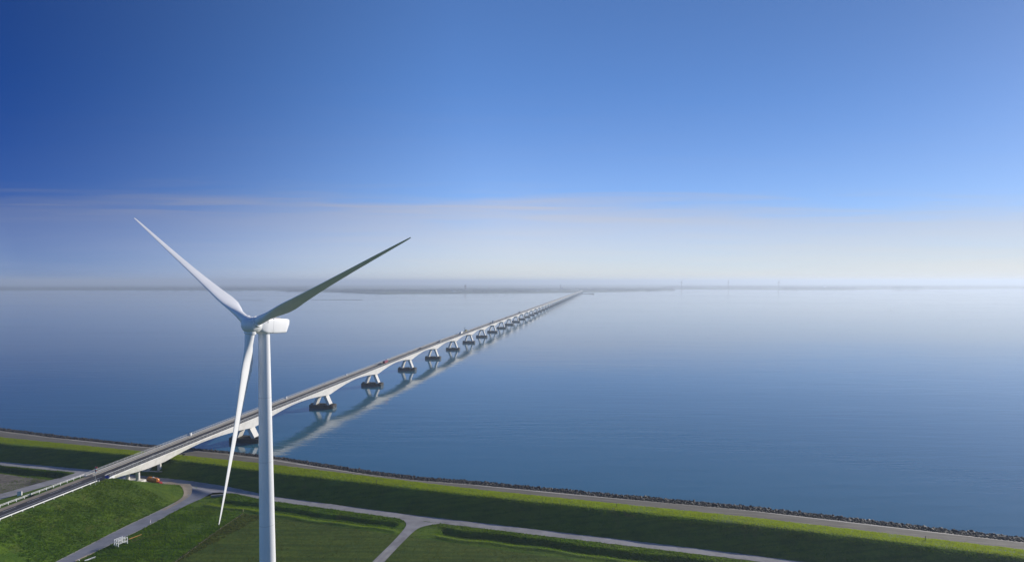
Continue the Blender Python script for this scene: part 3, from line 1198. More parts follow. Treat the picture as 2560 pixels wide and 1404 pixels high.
# ================================================================== rocks along the water
def rock_mesh(seed, sub):
    bm = bmesh.new()
    bmesh.ops.create_icosphere(bm, subdivisions=sub, radius=1.0)
    r = np.random.default_rng(seed)
    ax = r.uniform(0.75, 1.25, 3)
    cut = [(Vector(r.normal(size=3)).normalized(), r.uniform(0.55, 0.85)) for _ in range(7)]
    for v in bm.verts:
        for n_, d_ in cut:                                # flat broken faces
            q = v.co.dot(n_)
            if q > d_:
                v.co -= n_ * (q - d_)
        v.co = Vector((v.co.x * ax[0], v.co.y * ax[1], v.co.z * ax[2] * 0.8)) * r.uniform(0.92, 1.08)
    me = bpy.data.meshes.new('rock')
    bm.to_mesh(me)
    bm.free()
    me.materials.append(M['rock'])
    return me


riprap = empty('rock_revetment', (*xy_of(0, 4), 0))
tag(riprap, 'bank of dark broken rocks along the foot of the sea dike', kind='structure')
RO = Vector(riprap.location)
big = [rock_mesh(40 + i, 2) for i in range(8)]
small = [rock_mesh(60 + i, 1) for i in range(8)]
cand = []
r_ = np.random.default_rng(5)
s_ = -420.0
while s_ < 330:
    wdt = 8.4 if s_ > -60 else 9.2 * np.interp(s_, [-420, -200, -150, -110, -60], [0.8, 0.55, 0.45, 0.4, 0.9])
    row = -1.6
    while row < wdt - 0.6:
        ts = float(t_water(s_)) + (9.2 - wdt) * 0.2 + row + r_.uniform(-0.5, 0.5)
        ps = s_ + r_.uniform(-0.6, 0.6)
        x, y = xy_of(ps, ts)
        cand.append((x, y, r_.uniform(0.28, 0.72) * (1.2 if row < 5.0 else 0.85), row))
        row += r_.uniform(0.65, 1.15)
    s_ += 0.85
cx = np.array([c[0] for c in cand]); cy = np.array([c[1] for c in cand]); cs = np.array([c[2] for c in cand])
cz = height(cx, cy)
near = np.argsort(np.hypot(cx, cy) / cs)
vis = [i for i in near if -0.87 * cy[i] < cx[i] < 0.87 * cy[i] and cz[i] > -0.5]
part_ids = set(vis[:290])
for i in part_ids:
    o = link('rock', big[i % 8], riprap)
    o.location = Vector((cx[i], cy[i], cz[i] + cs[i] * 0.28)) - RO
    o.rotation_euler = (r_.uniform(0, 6.28), r_.uniform(0, 6.28), r_.uniform(0, 6.28))
    o.scale = (cs[i],) * 3
bv, bf, nb = [], [], 0
sm = []
for me in small:
    co = np.empty(len(me.vertices) * 3); me.vertices.foreach_get('co', co)
    sm.append((co.reshape(-1, 3), np.array([p.vertices[:] for p in me.polygons])))
for i in range(len(cand)):
    if i in part_ids:
        continue
    co, fa = sm[i % 8]
    e = Matrix.Rotation(r_.uniform(0, 6.28), 3, Vector(r_.normal(size=3)).normalized())
    w_ = (co * cs[i]) @ np.array(e).T + np.array([cx[i], cy[i], cz[i] + cs[i] * 0.28])
    bv.append(w_); bf.append(fa + nb); nb += len(co)
me = bpy.data.meshes.new('rock_bed')
me.from_pydata(np.concatenate(bv), [], np.concatenate(bf))
me.materials.append(M['rock'])
o = link('rock_bed', me, riprap)
o.location = -RO
o['kind'] = 'stuff'

# ================================================================== grass
def in_strip(px, py, L, R):
    """inside the outline of a road strip"""
    poly = np.concatenate([L, R[::-1]])
    out = np.zeros(len(px), bool)
    lo, hi = poly.min(0), poly.max(0)
    idx = np.nonzero((px > lo[0]) & (px < hi[0]) & (py > lo[1]) & (py < hi[1]))[0]
    x, y, c = px[idx], py[idx], np.zeros(len(idx), bool)
    for (x0, y0), (x1, y1) in zip(poly, np.roll(poly, -1, 0)):
        if y0 != y1:
            c ^= ((y0 > y) != (y1 > y)) & (x < (x1 - x0) * (y - y0) / (y1 - y0) + x0)
    out[idx] = c
    return out


def scatter(n, s0, s1, t0, t1):
    s = RNG.uniform(s0, s1, n)
    t = RNG.uniform(t0, t1, n)
    return s, t


parts_s, parts_t, parts_h, parts_w = [], [], [], []


def sow(s, t, h, w):
    parts_s.append(s); parts_t.append(t); parts_h.append(np.broadcast_to(h, s.shape).copy()); parts_w.append(np.broadcast_to(w, s.shape).copy())


# meadow, dike slopes, crest, verges, ditch banks
s, t = scatter(120000, -200, 140, 55, 150); sow(s, t, RNG.uniform(0.10, 0.24, len(s)), 0.17)
s, t = scatter(90000, -330, 245, 22, 56); sow(s, t, RNG.uniform(0.10, 0.26, len(s)), 0.20)
s, t = scatter(80000, -330, 245, 22, 41); sow(s, t, RNG.uniform(0.16, 0.36, len(s)), 0.2)
s, t = scatter(26000, -330, 240, 55.5, 61); sow(s, t, RNG.uniform(0.2, 0.5, len(s)), 0.2)
for (a, b, c, hw) in ((-93, -8, 65.4, 4.2), (7.5, 140, 63.4, 4.2), (-330, -183, 63.0, 4.6)):
    n_ = int((b - a) * 2 * hw * 9)
    s, t = scatter(n_, a, b, c - hw, c + hw)
    sow(s, t, RNG.uniform(0.10, 0.32, len(s)), 0.2)
s, t = scatter(30000, -140, -62, 72, 128); sow(s, t, RNG.uniform(0.2, 0.45, len(s)), 0.24)   # rough meadow beside the lane
gs_, gt_, gh_, gw_ = map(np.concatenate, (parts_s, parts_t, parts_h, parts_w))
gx_, gy_ = xy_of(gs_, gt_)
keep = (gx_ > -0.90 * gy_) & (gx_ < 0.90 * gy_)
tr0 = t_road(gs_)
ej = RNG.uniform(-0.35, 0.25, len(gs_))
keep &= ~((gt_ > tr0 - ej) & (gt_ < tr0 + np.interp(gs_, ss, wid) + ej))
keep &= gt_ > t_grass(gs_) + 0.6 * np.sin(gs_ * 0.7) + 0.4 * np.sin(gs_ * 2.1)
ga_, go_ = ab_of(gx_, gy_)
keep &= ~((ga_ < -100) & (go_ > -6.3) & (go_ < 6.8) | (ga_ < -100) & (go_ > -4.9) & (go_ < 5.6))
for L_, R_ in ((l1, r1), (l1b, r1b), (l2, r2), (l3, r3)):
    keep &= ~in_strip(gx_, gy_, L_, R_)
clump = (lump(gx_, gy_, 0.55, 21) + 0.8 * lump(gx_, gy_, 0.21, 22)) * 0.5 + 0.5
keep &= RNG.uniform(0, 1, len(gx_)) < np.clip(0.25 + clump, 0.2, 1)
gx_, gy_, gh_, gw_, gs_, gt_ = (a[keep] for a in (gx_, gy_, gh_, gw_, gs_, gt_))
gz_ = height(gx_, gy_)
n_ = len(gx_)
lit_tint = ((gt_ < t_crest(gs_)).astype(float) * 0.8 + ((gt_ > 67) & (gt_ < 70.5)) * 0.5 + RNG.uniform(0, 0.3, n_)).clip(0, 1)  # sunlit look put into tuft colour: seaward of the crest and near ditch bank
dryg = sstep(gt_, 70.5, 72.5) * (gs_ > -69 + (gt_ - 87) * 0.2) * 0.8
V, Cc = [], []
base = np.stack([gx_, gy_, gz_ - 0.03], -1)
for q in range(3):                                       # three leaning blades to a tuft
    a = RNG.uniform(0, 2 * pi, n_)
    d_ = np.stack([np.cos(a), np.sin(a), np.zeros(n_)], -1) * (gw_ * RNG.uniform(0.35, 0.7, n_))[:, None]
    lean = np.stack([RNG.normal(0, 0.35, n_), RNG.normal(0, 0.35, n_), np.ones(n_)], -1) * (gh_ * RNG.uniform(0.7, 1.2, n_))[:, None]
    off_ = np.stack([RNG.normal(0, 0.12, n_), RNG.normal(0, 0.12, n_), np.zeros(n_)], -1)
    V.append(np.stack([base + off_ - d_, base + off_ + d_, base + off_ + lean], 1))
V = np.concatenate(V).reshape(-1, 3)
cc = np.stack([lit_tint, dryg, RNG.uniform(0, 1, n_), np.ones(n_)], -1)
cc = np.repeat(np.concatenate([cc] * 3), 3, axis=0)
me = bpy.data.meshes.new('grass')
nt = len(V) // 3
me.vertices.add(len(V)); me.vertices.foreach_set('co', V.astype(np.float32).ravel())
me.loops.add(len(V)); me.loops.foreach_set('vertex_index', np.arange(len(V), dtype=np.int32))
me.polygons.add(nt)
me.polygons.foreach_set('loop_start', np.arange(0, len(V), 3, dtype=np.int32))
me.polygons.foreach_set('loop_total', np.full(nt, 3, dtype=np.int32))
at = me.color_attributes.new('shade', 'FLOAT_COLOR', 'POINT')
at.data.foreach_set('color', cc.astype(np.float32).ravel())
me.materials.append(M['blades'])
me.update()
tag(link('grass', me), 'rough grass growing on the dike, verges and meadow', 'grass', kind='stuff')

# ================================================================== small things on the land
DEAD = []


def on_ground(x, y, dz=0.0):
    return (x, y, H(x, y) + dz)


# windsock on a tall mast by the guard rail
wx, wy = bxy(-112.5, 7.6)
ws = empty('windsock', on_ground(wx, wy))
tag(ws, 'limp red and white windsock on a tall mast beside the guard rail', 'windsock')
MB().tube((0, 0, -0.3), (0, 0, 7.9), 0.075, 0.05, 10).build('mast', M['galv'], ws)
for k in range(4):
    z0, z1 = 7.7 - k * 0.62, 7.7 - (k + 1) * 0.62
    r0, r1_ = 0.46 - k * 0.075, 0.46 - (k + 1) * 0.075
    sk = MB()
    ring = lambda c, r, z: [(c + r * cos(2 * pi * i / 14) * (1 + 0.12 * sin(5 * i)), r * 0.8 * sin(2 * pi * i / 14), z) for i in range(14)]
    sk.rings([ring(0.42 - 0.04 * k, r0, z0), ring(0.40 - 0.04 * k, r1_ + 0.03, (z0 + z1) / 2), ring(0.38 - 0.04 * k, r1_, z1)], False, False)
    sk.build('sock_band', M['red'] if k % 2 == 0 else M['white'], ws, smooth=True)
MB().bar((0, 0, 7.72), (0.9, 0, 7.72), 0.05).build('swivel_arm', M['galv'], ws)

# blue sign board and white end terminal at the start of the bridge barrier
bx_, by_ = bxy(-105.6, 6.2)
sg = empty('direction_sign', on_ground(bx_, by_), BROT)
tag(sg, 'small blue sign board on posts at the bridge abutment', 'road sign')
MB().box(-0.9, 0.9, -0.03, 0.03, 0.35, 1.45).build('board', M['blue'], sg)
for q in (-0.6, 0.6):
    MB().tube((q, 0.07, -0.4), (q, 0.07, 1.4), 0.04).build('post', M['galv'], sg)
ex, ey = bxy(-103.6, 6.3)
et = empty('barrier_terminal', on_ground(ex, ey), BROT)
tag(et, 'short white barrier block where the guard rail meets the bridge', 'barrier')
eb = MB()
eb.rings([[(-0.25, -1.8, -0.2), (0.25, -1.8, -0.2), (0.25, -1.8, 0.35), (-0.25, -1.8, 0.35)], [(-0.25, -0.6, -0.2), (0.25, -0.6, -0.2), (0.22, -0.6, 0.8), (-0.22, -0.6, 0.8)],
          [(-0.28, 1.5, -0.2), (0.28, 1.5, -0.2), (0.22, 1.5, 1.0), (-0.22, 1.5, 1.0)]])
eb.build('block', M['white'], et)

# white cabinet beyond the embankment
cb = empty('equipment_cabinet', on_ground(-208.6, 247.6), 0.4)
tag(cb, 'white roadside cabinet beyond the double rail fence at the left', 'cabinet')
MB().box(-0.75, 0.75, -0.4, 0.4, -0.1, 1.7).build('body', M['white'], cb)
MB().box(-0.82, 0.82, -0.47, 0.47, 1.7, 1.8, 0.03).build('lid', M['galv'], cb)
MB().box(-0.68, -0.02, -0.43, -0.4, 0.1, 1.6).build('door', M['white'], cb)


# leafy clumps standing in for dark smudges of unknown cause by the path
def dark_clump(x, y, z, r, seed, label):
    root = empty('dark_clump', (x, y, z))
    tag(root, label, 'dark_clump', 'dark smudge stand-ins on the road verge')
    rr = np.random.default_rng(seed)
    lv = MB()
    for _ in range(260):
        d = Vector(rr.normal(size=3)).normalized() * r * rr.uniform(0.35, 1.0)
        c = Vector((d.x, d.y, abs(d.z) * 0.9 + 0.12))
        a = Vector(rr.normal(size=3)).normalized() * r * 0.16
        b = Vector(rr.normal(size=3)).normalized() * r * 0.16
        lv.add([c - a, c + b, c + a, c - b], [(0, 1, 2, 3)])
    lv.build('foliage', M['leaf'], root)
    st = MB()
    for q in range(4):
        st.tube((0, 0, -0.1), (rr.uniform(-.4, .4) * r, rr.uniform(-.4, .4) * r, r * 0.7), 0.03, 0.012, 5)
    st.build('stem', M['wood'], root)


for a, off, r, lab in ((-127.5, -5.35, 0.75, 'larger dark leafy clump standing in for a smudge at the edge of the cycle path'), (-120.2, -5.2, 0.5, 'smaller dark leafy clump standing in for a smudge at the edge of the cycle path')):
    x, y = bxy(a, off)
    dark_clump(x, y, H(x, y), r, int(-a), lab)

# orange tank trailer with red pump unit parked by the road
tk = empty('tank_trailer', on_ground(-160.3, 261.2), atan2(-4.6, 10.0))
tag(tk, 'orange tank trailer with a red pump unit parked on the grass near the bridge columns', 'tank trailer')
tb = MB()
prof = [(0.06, -3.35), (0.6, -3.3), (0.98, -3.12), (1.14, -2.85), (1.16, -2.6)]
for q in (-1.6, -0.4, 0.8, 2.0):
    prof += [(1.16, q - 0.08), (1.2, q - 0.05), (1.2, q + 0.05), (1.16, q + 0.08)]
prof += [(1.16, 2.6), (1.12, 2.85), (0.95, 3.1), (0.6, 3.27), (0.06, 3.32)]
tank = tb.lathe(prof, 36, axis='x', off=(0, 0, 2.05)).build('tank', M['tank'], tk, smooth=True, angle=45)
MB().lathe([(0.34, 0), (0.34, 0.22), (0.28, 0.28)], 20, off=(0.2, 0, 3.2)).build('manhole', M['white'], tank)
MB().box(3.2, 3.32, -0.08, 0.08, 1.2, 2.9).build('end_fin', M['tank'], tank)
ch = MB()
ch.bar((-3.1, -0.55, 0.82), (4.6, -0.35, 0.72), 0.14, 0.22)
ch.bar((-3.1, 0.55, 0.82), (4.6, 0.35, 0.72), 0.14, 0.22)
ch.build('chassis', M['dark'], tk)
wm = MB().lathe([(0.2, -0.18), (0.5, -0.2), (0.55, -0.12), (0.55, 0.12), (0.5, 0.2), (0.2, 0.18)], 24, axis='y').mesh('wheel', M['black'])
rm = MB().lathe([(0.27, -0.2), (0.2, -0.1), (0.2, 0.1), (0.27, 0.2)], 16, axis='y').mesh('rim', M['red'])
for q in (-1.7, -0.4):
    for y in (-1.0, 1.0):
        w = link('wheel', wm, tk, (q, y, 0.52))
        link('rim', rm, w)
pu = MB()
pu.rings([[(3.7, -0.75, 0.75), (5.2, -0.75, 0.75), (5.2, 0.75, 0.75), (3.7, 0.75, 0.75)], [(3.7, -0.75, 1.75), (5.2, -0.75, 1.6), (5.2, 0.75, 1.6), (3.7, 0.75, 1.75)],
          [(3.85, -0.6, 1.98), (5.0, -0.6, 1.8), (5.0, 0.6, 1.8), (3.85, 0.6, 1.98)]])
pump = pu.build('pump_unit', M['red'], tk)
MB().tube((3.95, 0.3, 1.9), (3.95, 0.3, 2.5), 0.06, n=8).build('exhaust', M['galv'], pump)
for y in (-0.7, 0.7):
    w = link('wheel', wm, tk, (4.6, y, 0.45))
    w.scale = (0.8, 0.8, 0.8)
    link('rim', rm, w)


# white wooden barrier frames by the lane
def hurdle(x, y, rz, ln, label):
    root = empty('road_barrier', on_ground(x, y), rz)
    tag(root, label, 'barrier', 'white barrier frames beside the lane')
    for q in (-ln / 2, ln / 2):
        MB().box(q - 0.1, q + 0.1, -0.07, 0.07, -0.15, 2.3).build('post', M['white'], root)
    for z in (2.18, 1.0):
        MB().box(-ln / 2 + 0.101, ln / 2 - 0.101, -0.06, 0.06, z - 0.11, z + 0.09).build('rail', M['white'], root)
    for q in (-ln / 2, ln / 2):
        MB().bar((q, 0.06, 0.95), (q, 0.75, -0.02), 0.08).build('brace', M['white'], root)
    return root


hz = radians(90 - 27)
for k, (x, y, ln, lab) in enumerate(((-133.75, 200.2, 3.0, 'white barrier frame nearest the meadow, in front of the others beside the lane'),
                                     (-134.75, 200.55, 2.9, 'white barrier frame in the middle of the row beside the lane'),
                                     (-135.75, 200.95, 2.7, 'white barrier frame nearest the lane, at the back of the row'))):
    hurdle(x, y, hz, ln, lab)


def log(name, p, q, r, mat, label, cat, group=None):
    (x0, y0), (x1, y1) = p, q
    root = empty(name, on_ground((x0 + x1) / 2, (y0 + y1) / 2))
    o = Vector(root.location)
    a, b = Vector((x0, y0, H(x0, y0) + r * 1.2 + 0.12)), Vector((x1, y1, H(x1, y1) + r * 1.2 + 0.12))
    m = MB()
    m.tube(a - o, b - o, r, r * 0.8, 9)
    body = m.build('pole_shaft', mat, root)
    tag(root, label, cat, group)
    MB().tube(a - o - (b - a).normalized() * 0.02, a - o, r * 0.86, r * 0.86, 9).build('cut_end', M['wood'], body)
    return root


log('timber_pole', (-134.4, 204.3), (-132.5, 208.4), 0.14, M['ochre'], 'ochre timber pole lying behind the white barrier frames', 'pole')
log('timber_pole', (-134.9, 203.6), (-133.3, 207.0), 0.09, M['wood'], 'thin pale pole lying alongside the ochre timber', 'pole')
log('timber_pole', (-138.6, 188.6), (-137.0, 191.4), 0.13, M['white'], 'thick white pole lying in the grass at the bottom edge', 'pole')
log('timber_pole', (-138.1, 188.9), (-136.6, 190.9), 0.08, M['white'], 'thin white pole lying against the thick white one', 'pole')
log('timber_pole', (-141.5, 188.4), (-140.3, 192.8), 0.10, M['wood'], 'bleached pole lying along the right edge of the lane', 'pole')
log('timber_pole', (-140.0, 192.4), (-139.6, 194.6), 0.07, M['wood'], 'short bleached stick in the grass off the lane', 'pole')
# leaning marker post
lp = empty('marker_post', on_ground(-136.0, 219.0))
tag(lp, 'single white marker post leaning beside the grey lane', 'post')
MB().bar((0, 0, -0.2), (0.28, 0.0, 1.25), 0.16).build('shaft', M['white'], lp)
MB().bar((0.235, 0, 1.0), (0.265, 0.0, 1.15), 0.175).build('band', M['red'], lp)
# white post and pale line at the field corner
fp = empty('marker_post', on_ground(-105.9, 229.9))
tag(fp, 'small pale marker post at the end of the field boundary line', 'post')
MB().bar((0, 0, -0.2), (0.0, 0.0, 1.1), 0.13).build('shaft', M['wood'], fp)
# bucket beside the lane
for x, y, lab in ((-140.6, 188.9, 'small white bucket on the verge at the bottom edge'), (-135.7, 213.2, 'small white stone in the grass below the lane')):
    root = empty('bucket' if 'bucket' in lab else 'marker_stone', on_ground(x, y))
    tag(root, lab, 'bucket' if 'bucket' in lab else 'stone')
    if 'bucket' in lab:
        MB().lathe([(0.16, 0), (0.21, 0.42), (0.19, 0.42), (0.15, 0.05)], 16).build('pail', M['white'], root)
        MB().lathe([(0.215, 0.40), (0.225, 0.40), (0.225, 0.43), (0.215, 0.43)], 16).build('rim', M['white'], root)
    else:
        o = link('stone', rock_mesh(99, 2), root)
        o.data.materials[0] = M['white']
        o.scale = (0.28, 0.24, 0.26)
# dry reed line along the field boundary
dr = MB()
pts = [(-105.0, 228.1), (-107.1, 213.2), (-108.1, 196.2), (-108.7, 188.1), (-109.5, 170)]
P = resample(pts, 0.22)
for x, y in P:
    z = H(x, y)
    for q in range(4):
        ox, oy = random.gauss(0, 0.16), random.gauss(0, 0.2)
        a = random.uniform(0, 6.28)
        w, h = 0.06, random.uniform(0.15, 0.45)
        dr.add([(x + ox - w * cos(a), y + oy - w * sin(a), z - 0.05), (x + ox + w * cos(a), y + oy + w * sin(a), z - 0.05),
                (x + ox + random.gauss(0, 0.08), y + oy + random.gauss(0, 0.08), z + h)], [(0, 1, 2)])
tag(dr.build('dry_reeds', M['wood']), 'line of dry straw-coloured reeds along the field boundary', 'reeds', kind='stuff')

# small dark marker posts on the dike
for x, y, lab in ((-163.2, 291.0, 'dark notice board on the dike under the bridge'), (-57.6, 248.5, 'dark marker post on the dike crest left of the field track'),
                  (40.1, 223.6, 'dark marker post on the dike crest above the middle of the right ditch'), (139.3, 196.2, 'dark marker post on the dike crest near the right edge')):
    root = empty('notice_board' if 'notice' in lab else 'dike_marker', on_ground(x, y))
    tag(root, lab, 'sign' if 'notice' in lab else 'post')
    MB().bar((0, 0, -0.3), (0, 0, 1.3), 0.14).build('post', M['dark'], root)
    if 'notice' in lab:
        MB().box(-0.7, 0.7, -0.04, 0.04, 0.95, 1.6).build('board', M['dark'], root)
    else:
        MB().lathe([(0.16, 1.3), (0.16, 1.4), (0.05, 1.5)], 10).build('cap', M['dark'], root)
# culvert hut by the junction, partly behind the blade
cu = empty('culvert_wall', on_ground(-124.3, 246.6), 0.25)
tag(cu, 'low grey culvert wall at the ditch end below the junction', 'wall')
MB().box(-2.4, 2.4, -0.18, 0.18, -0.8, 0.75).build('wall_face', M['walk'], cu)
MB().box(-2.5, 2.5, -0.26, 0.26, 0.75, 0.9).build('coping', M['strip'], cu)


# ================================================================== traffic on the bridge
def car_meshes(L, W, Hh, mat):
    b = MB()
    y0, y1 = -L / 2, L / 2
    hw = W / 2
    sec = [(y0, 0.55, 0.42), (y0 + 0.15, 0.72, 0.32), (y0 + 0.9, 0.86, 0.30), (y0 + 1.2, 0.9, 0.30), (y1 - 1.2, 0.9, 0.30), (y1 - 0.5, 0.8, 0.3), (y1, 0.62, 0.4)]
    b.rings([[(-hw, y, lo), (hw, y, lo), (hw, y, hi), (hw * 0.92, y, hi + 0.06), (-hw * 0.92, y, hi + 0.06), (-hw, y, hi)] for y, hi, lo in sec])
    body = b.mesh('body', mat)
    g_ = MB()
    g_.rings([[(-hw * 0.9, y0 + 0.3, 0.9), (hw * 0.9, y0 + 0.3, 0.9), (hw * 0.9, y1 - 1.1, 0.9), (-hw * 0.9, y1 - 1.1, 0.9)],
              [(-hw * 0.72, y0 + 0.85, Hh), (hw * 0.72, y0 + 0.85, Hh), (hw * 0.72, y1 - 1.9, Hh), (-hw * 0.72, y1 - 1.9, Hh)]])
    glass = g_.mesh('cabin_glass', M['glass'])
    r = MB().box(-hw * 0.71, hw * 0.71, y0 + 0.87, y1 - 1.92, Hh - 0.02, Hh + 0.05).mesh('roof_panel', mat)
    return body, glass, r


cw = MB().lathe([(0.16, -0.1), (0.31, -0.11), (0.33, -0.07), (0.33, 0.07), (0.31, 0.11), (0.16, 0.1)], 16, axis='x').mesh('wheel', M['black'])


def car(a, off, L, mat, label, Hh=1.45, away=True):
    x, y = bxy(a, off)
    root = empty('car', (x, y, float(deck_z(a)) + 0.03), BROT + (0 if away else pi))
    tag(root, label, 'car')
    body, glass, r = car_meshes(L, 1.78, Hh, M[mat])
    link('body', body, root)
    c = link('cabin_glass', glass, root)
    link('roof_panel', r, c)
    for q in (-L / 2 + 0.8, L / 2 - 0.85):
        for s in (-0.8, 0.8):
            link('wheel', cw, root, (s, q, 0.33))
    return root


def truck(a, off, L, Hh, cab_mat, box_mat, label, away=False):
    x, y = bxy(a, off)
    root = empty('truck', (x, y, float(deck_z(a)) + 0.03), BROT + (0 if away else pi))
    tag(root, label, 'truck')
    MB().box(-1.25, 1.25, -L / 2, L / 2 - 2.5, 1.05, Hh).build('cargo_box', M[box_mat], root)
    cbm = MB()
    y0, y1 = L / 2 - 2.3, L / 2
    cbm.rings([[(-1.2, y0, 0.5), (1.2, y0, 0.5), (1.2, y1, 0.5), (-1.2, y1, 0.5)], [(-1.2, y0, 1.9), (1.2, y0, 1.9), (1.2, y1, 1.8), (-1.2, y1, 1.8)],
               [(-1.1, y0, 3.0), (1.1, y0, 3.0), (1.1, y1 - 0.45, 2.9), (-1.1, y1 - 0.45, 2.9)]])
    cab = cbm.build('cab', M[cab_mat], root)
    MB().box(-1.0, 1.0, y1 - 0.32, y1 - 0.02, 1.85, 2.6).build('windscreen', M['glass'], cab)
    MB().box(-0.5, 0.5, -L / 2 + 0.2, L / 2 - 0.3, 0.6, 1.0).build('chassis', M['dark'], root)
    for q in (-L / 2 + 1.2, -L / 2 + 2.5, L / 2 - 1.2):
        for s in (-1.05, 1.05):
            w = link('wheel', cw, root, (s, q, 0.5))
            w.scale = (1.6, 1.5, 1.5)
    return root


truck(217, 1.9, 8.0, 3.0, 'car_red', 'car_red', 'dark red lorry on the bridge between the second and third piers in view')
car(331, -0.6, 4.4, 'car_black', 'black car on the bridge near the fourth pier', away=False)
car(318, 1.9, 4.2, 'car_blue', 'dark blue car just behind the black car near the fourth pier')
car(413, -0.6, 4.9, 'car_white', 'white van-like car on the bridge past the fourth pier', Hh=1.95, away=False)
car(404, -0.5, 4.3, 'car_black', 'black car tailing the white van on the bridge', away=False)
car(464, 2.0, 4.2, 'car_red', 'small red car in the near lane before the white lorry')
truck(521, -0.4, 10.0, 3.9, 'car_white', 'white', 'big white box lorry on the bridge just before the yellow inspection vehicle')
car(646, 2.0, 4.2, 'car_white', 'nearer of two small white cars beyond the inspection vehicle')
car(671, 2.0, 4.2, 'car_white', 'farther of two small white cars beyond the inspection vehicle')
truck(768, -0.4, 9.0, 3.7, 'car_white', 'car_grey', 'grey box lorry on the bridge beyond the small white cars')
car(748, -0.4, 4.4, 'car_blue', 'dark car driving ahead of the grey box lorry')
car(920, -0.4, 4.5, 'car_black', 'nearer of two dark cars far out on the bridge')
car(978, -0.4, 4.5, 'car_black', 'farther of two dark cars far out on the bridge')
truck(1104, -0.4, 9.0, 3.9, 'car_black', 'car_black', 'dark tall lorry farthest out on the bridge')

# bridge inspection vehicle with a platform hung below the deck
a = 566.0
x, y = bxy(a, -4.2)
iv = empty('inspection_vehicle', (x, y, float(deck_z(a)) + 0.12), BROT)
tag(iv, 'yellow bridge inspection vehicle with a dark mast on the far side of the deck', 'inspection vehicle')
MB().box(-1.2, 1.2, -3.5, 3.5, 0.6, 1.3).build('carrier', M['yellow'], iv)
MB().box(-1.15, 1.15, 1.8, 3.6, 1.3, 2.9).build('cab', M['yellow'], iv)
ms_ = MB()
ms_.bar((-0.9, -1.5, 1.3), (-0.9, -1.5, 6.6), 0.5)
ms_.bar((-0.9, -1.5, 6.2), (-0.9, 1.4, 4.0), 0.35)
ms_.bar((-0.9, -1.5, 5.0), (-0.9, -3.2, 2.4), 0.4)
ms_.build('mast', M['dark'], iv)
for q in (-2.4, -1.0, 2.4):
    for s in (-1.0, 1.0):
        link('wheel', cw, iv, (s, q, 0.36))
pf = MB()
z0 = -5.3
pf.box(-2.4, 10.6, -3.0, -1.2, z0, z0 + 0.25)
pf.bar((-2.3, -2.1, 1.1), (-2.3, -2.1, z0), 0.35)
for q in np.arange(-2.3, 10.6, 1.6):
    pf.bar((q, -3.0, z0 + 0.25), (q, -3.0, z0 + 1.3), 0.06)
pf.box(-2.4, 10.6, -3.04, -2.96, z0 + 1.25, z0 + 1.35)
pf.build('hanging_platform', M['dark'], iv)

# white service boxes on the far parapet
for a, lab in ((-41, 'white service box on the bridge railing above the shore'), (53, 'white service box on the bridge railing between the first two piers'),
               (147.5, 'white service box on the bridge railing past the second pier'), (241, 'white service box on the bridge railing past the third pier')):
    x, y = bxy(a, -5.0)
    root = empty('service_box', (x, y, float(deck_z(a)) + 0.12), BROT)
    tag(root, lab, 'cabinet')
    MB().box(-0.25, 0.25, -0.45, 0.45, 0, 1.35).build('body', M['white'], root)
    MB().box(-0.3, 0.3, -0.5, 0.5, 1.35, 1.45).build('lid', M['galv'], root)

# ================================================================== far shore
def far_land(name, coast, depth_m, label, hgt, seed):
    """land mass: coast polyline (x, y) near edge, running back; raised dike at the edge"""
    P = resample(coast, 60)
    rr = np.random.default_rng(seed)
    rows = [(0, -1.0), (10, 0.6), (35, hgt), (60, 1.8), (400, 2.0), (1500, 2.6), (4000, 3.0), (depth_m, 3.0)]
    X = np.zeros((len(P), len(rows))); Y = X.copy(); Z = X.copy()
    for j, (d, z) in enumerate(rows):
        k = 1 + d / 7000.0
        X[:, j], Y[:, j], Z[:, j] = P[:, 0] * k, P[:, 1] + d * 1.0, z
    Z[0, :], Z[-1, :] = -1, -1
    o = link(name, grid_mesh(name, X, Y, Z, M['farland']))
    tag(o, label, kind='structure')
    return P


def pxw(x, y, z=0.0):
    dd = F_PX * (CAM_H - z) / (y - 703.0)
    return ((x - 1280) / F_PX * dd, dd)


c1 = [pxw(*p) for p in ((690, 726.5), (760, 727.5), (830, 729), (900, 732), (960, 734), (1010, 733.2), (1060, 733), (1150, 732.6), (1250, 731.6), (1340, 731), (1420, 730), (1500, 728.7), (1570, 727.6), (1630, 726), (1682, 724.3))]
far_land('far_shore', c1, 4200, 'low hazy farmland shore at the far end of the bridge', 6, 1)
c2 = [pxw(*p) for p in ((-500, 724.8), (0, 724.5), (300, 724.2), (560, 724.8), (700, 724.6), (900, 723), (1100, 722.2), (1300, 722), (1500, 721.8), (1650, 722.3), (1800, 722.6), (1950, 723.2), (2080, 723.4), (2200, 722.5),
                        (2330, 722), (2400, 721.8), (2480, 721), (2560, 719.5), (2700, 718), (3000, 717))]
far_land('back_shore', c2, 9000, 'thin blue distant coastline across the whole horizon', 6, 2)

# hedgerows and woods on the far shores: one distant mass
r_ = np.random.default_rng(31)
tv, tf_, nb = [], [], 0
ico = sm[0][0], sm[0][1]


def far_trees(n, xs, ys, hs, ws):
    global nb
    for _ in range(n):
        px_ = r_.uniform(*xs)
        dd = r_.uniform(*ys)
        c = np.array([(px_ - 1280) / F_PX * dd, dd, 2.0])
        h, w = r_.uniform(*hs), r_.uniform(*ws)
        co, fa = sm[r_.integers(0, 8)]
        tv.append(co * np.array([w, w * 0.6, h]) + c + np.array([0, 0, h * 0.6]))
        tf_.append(fa + nb)
        nb += len(co)


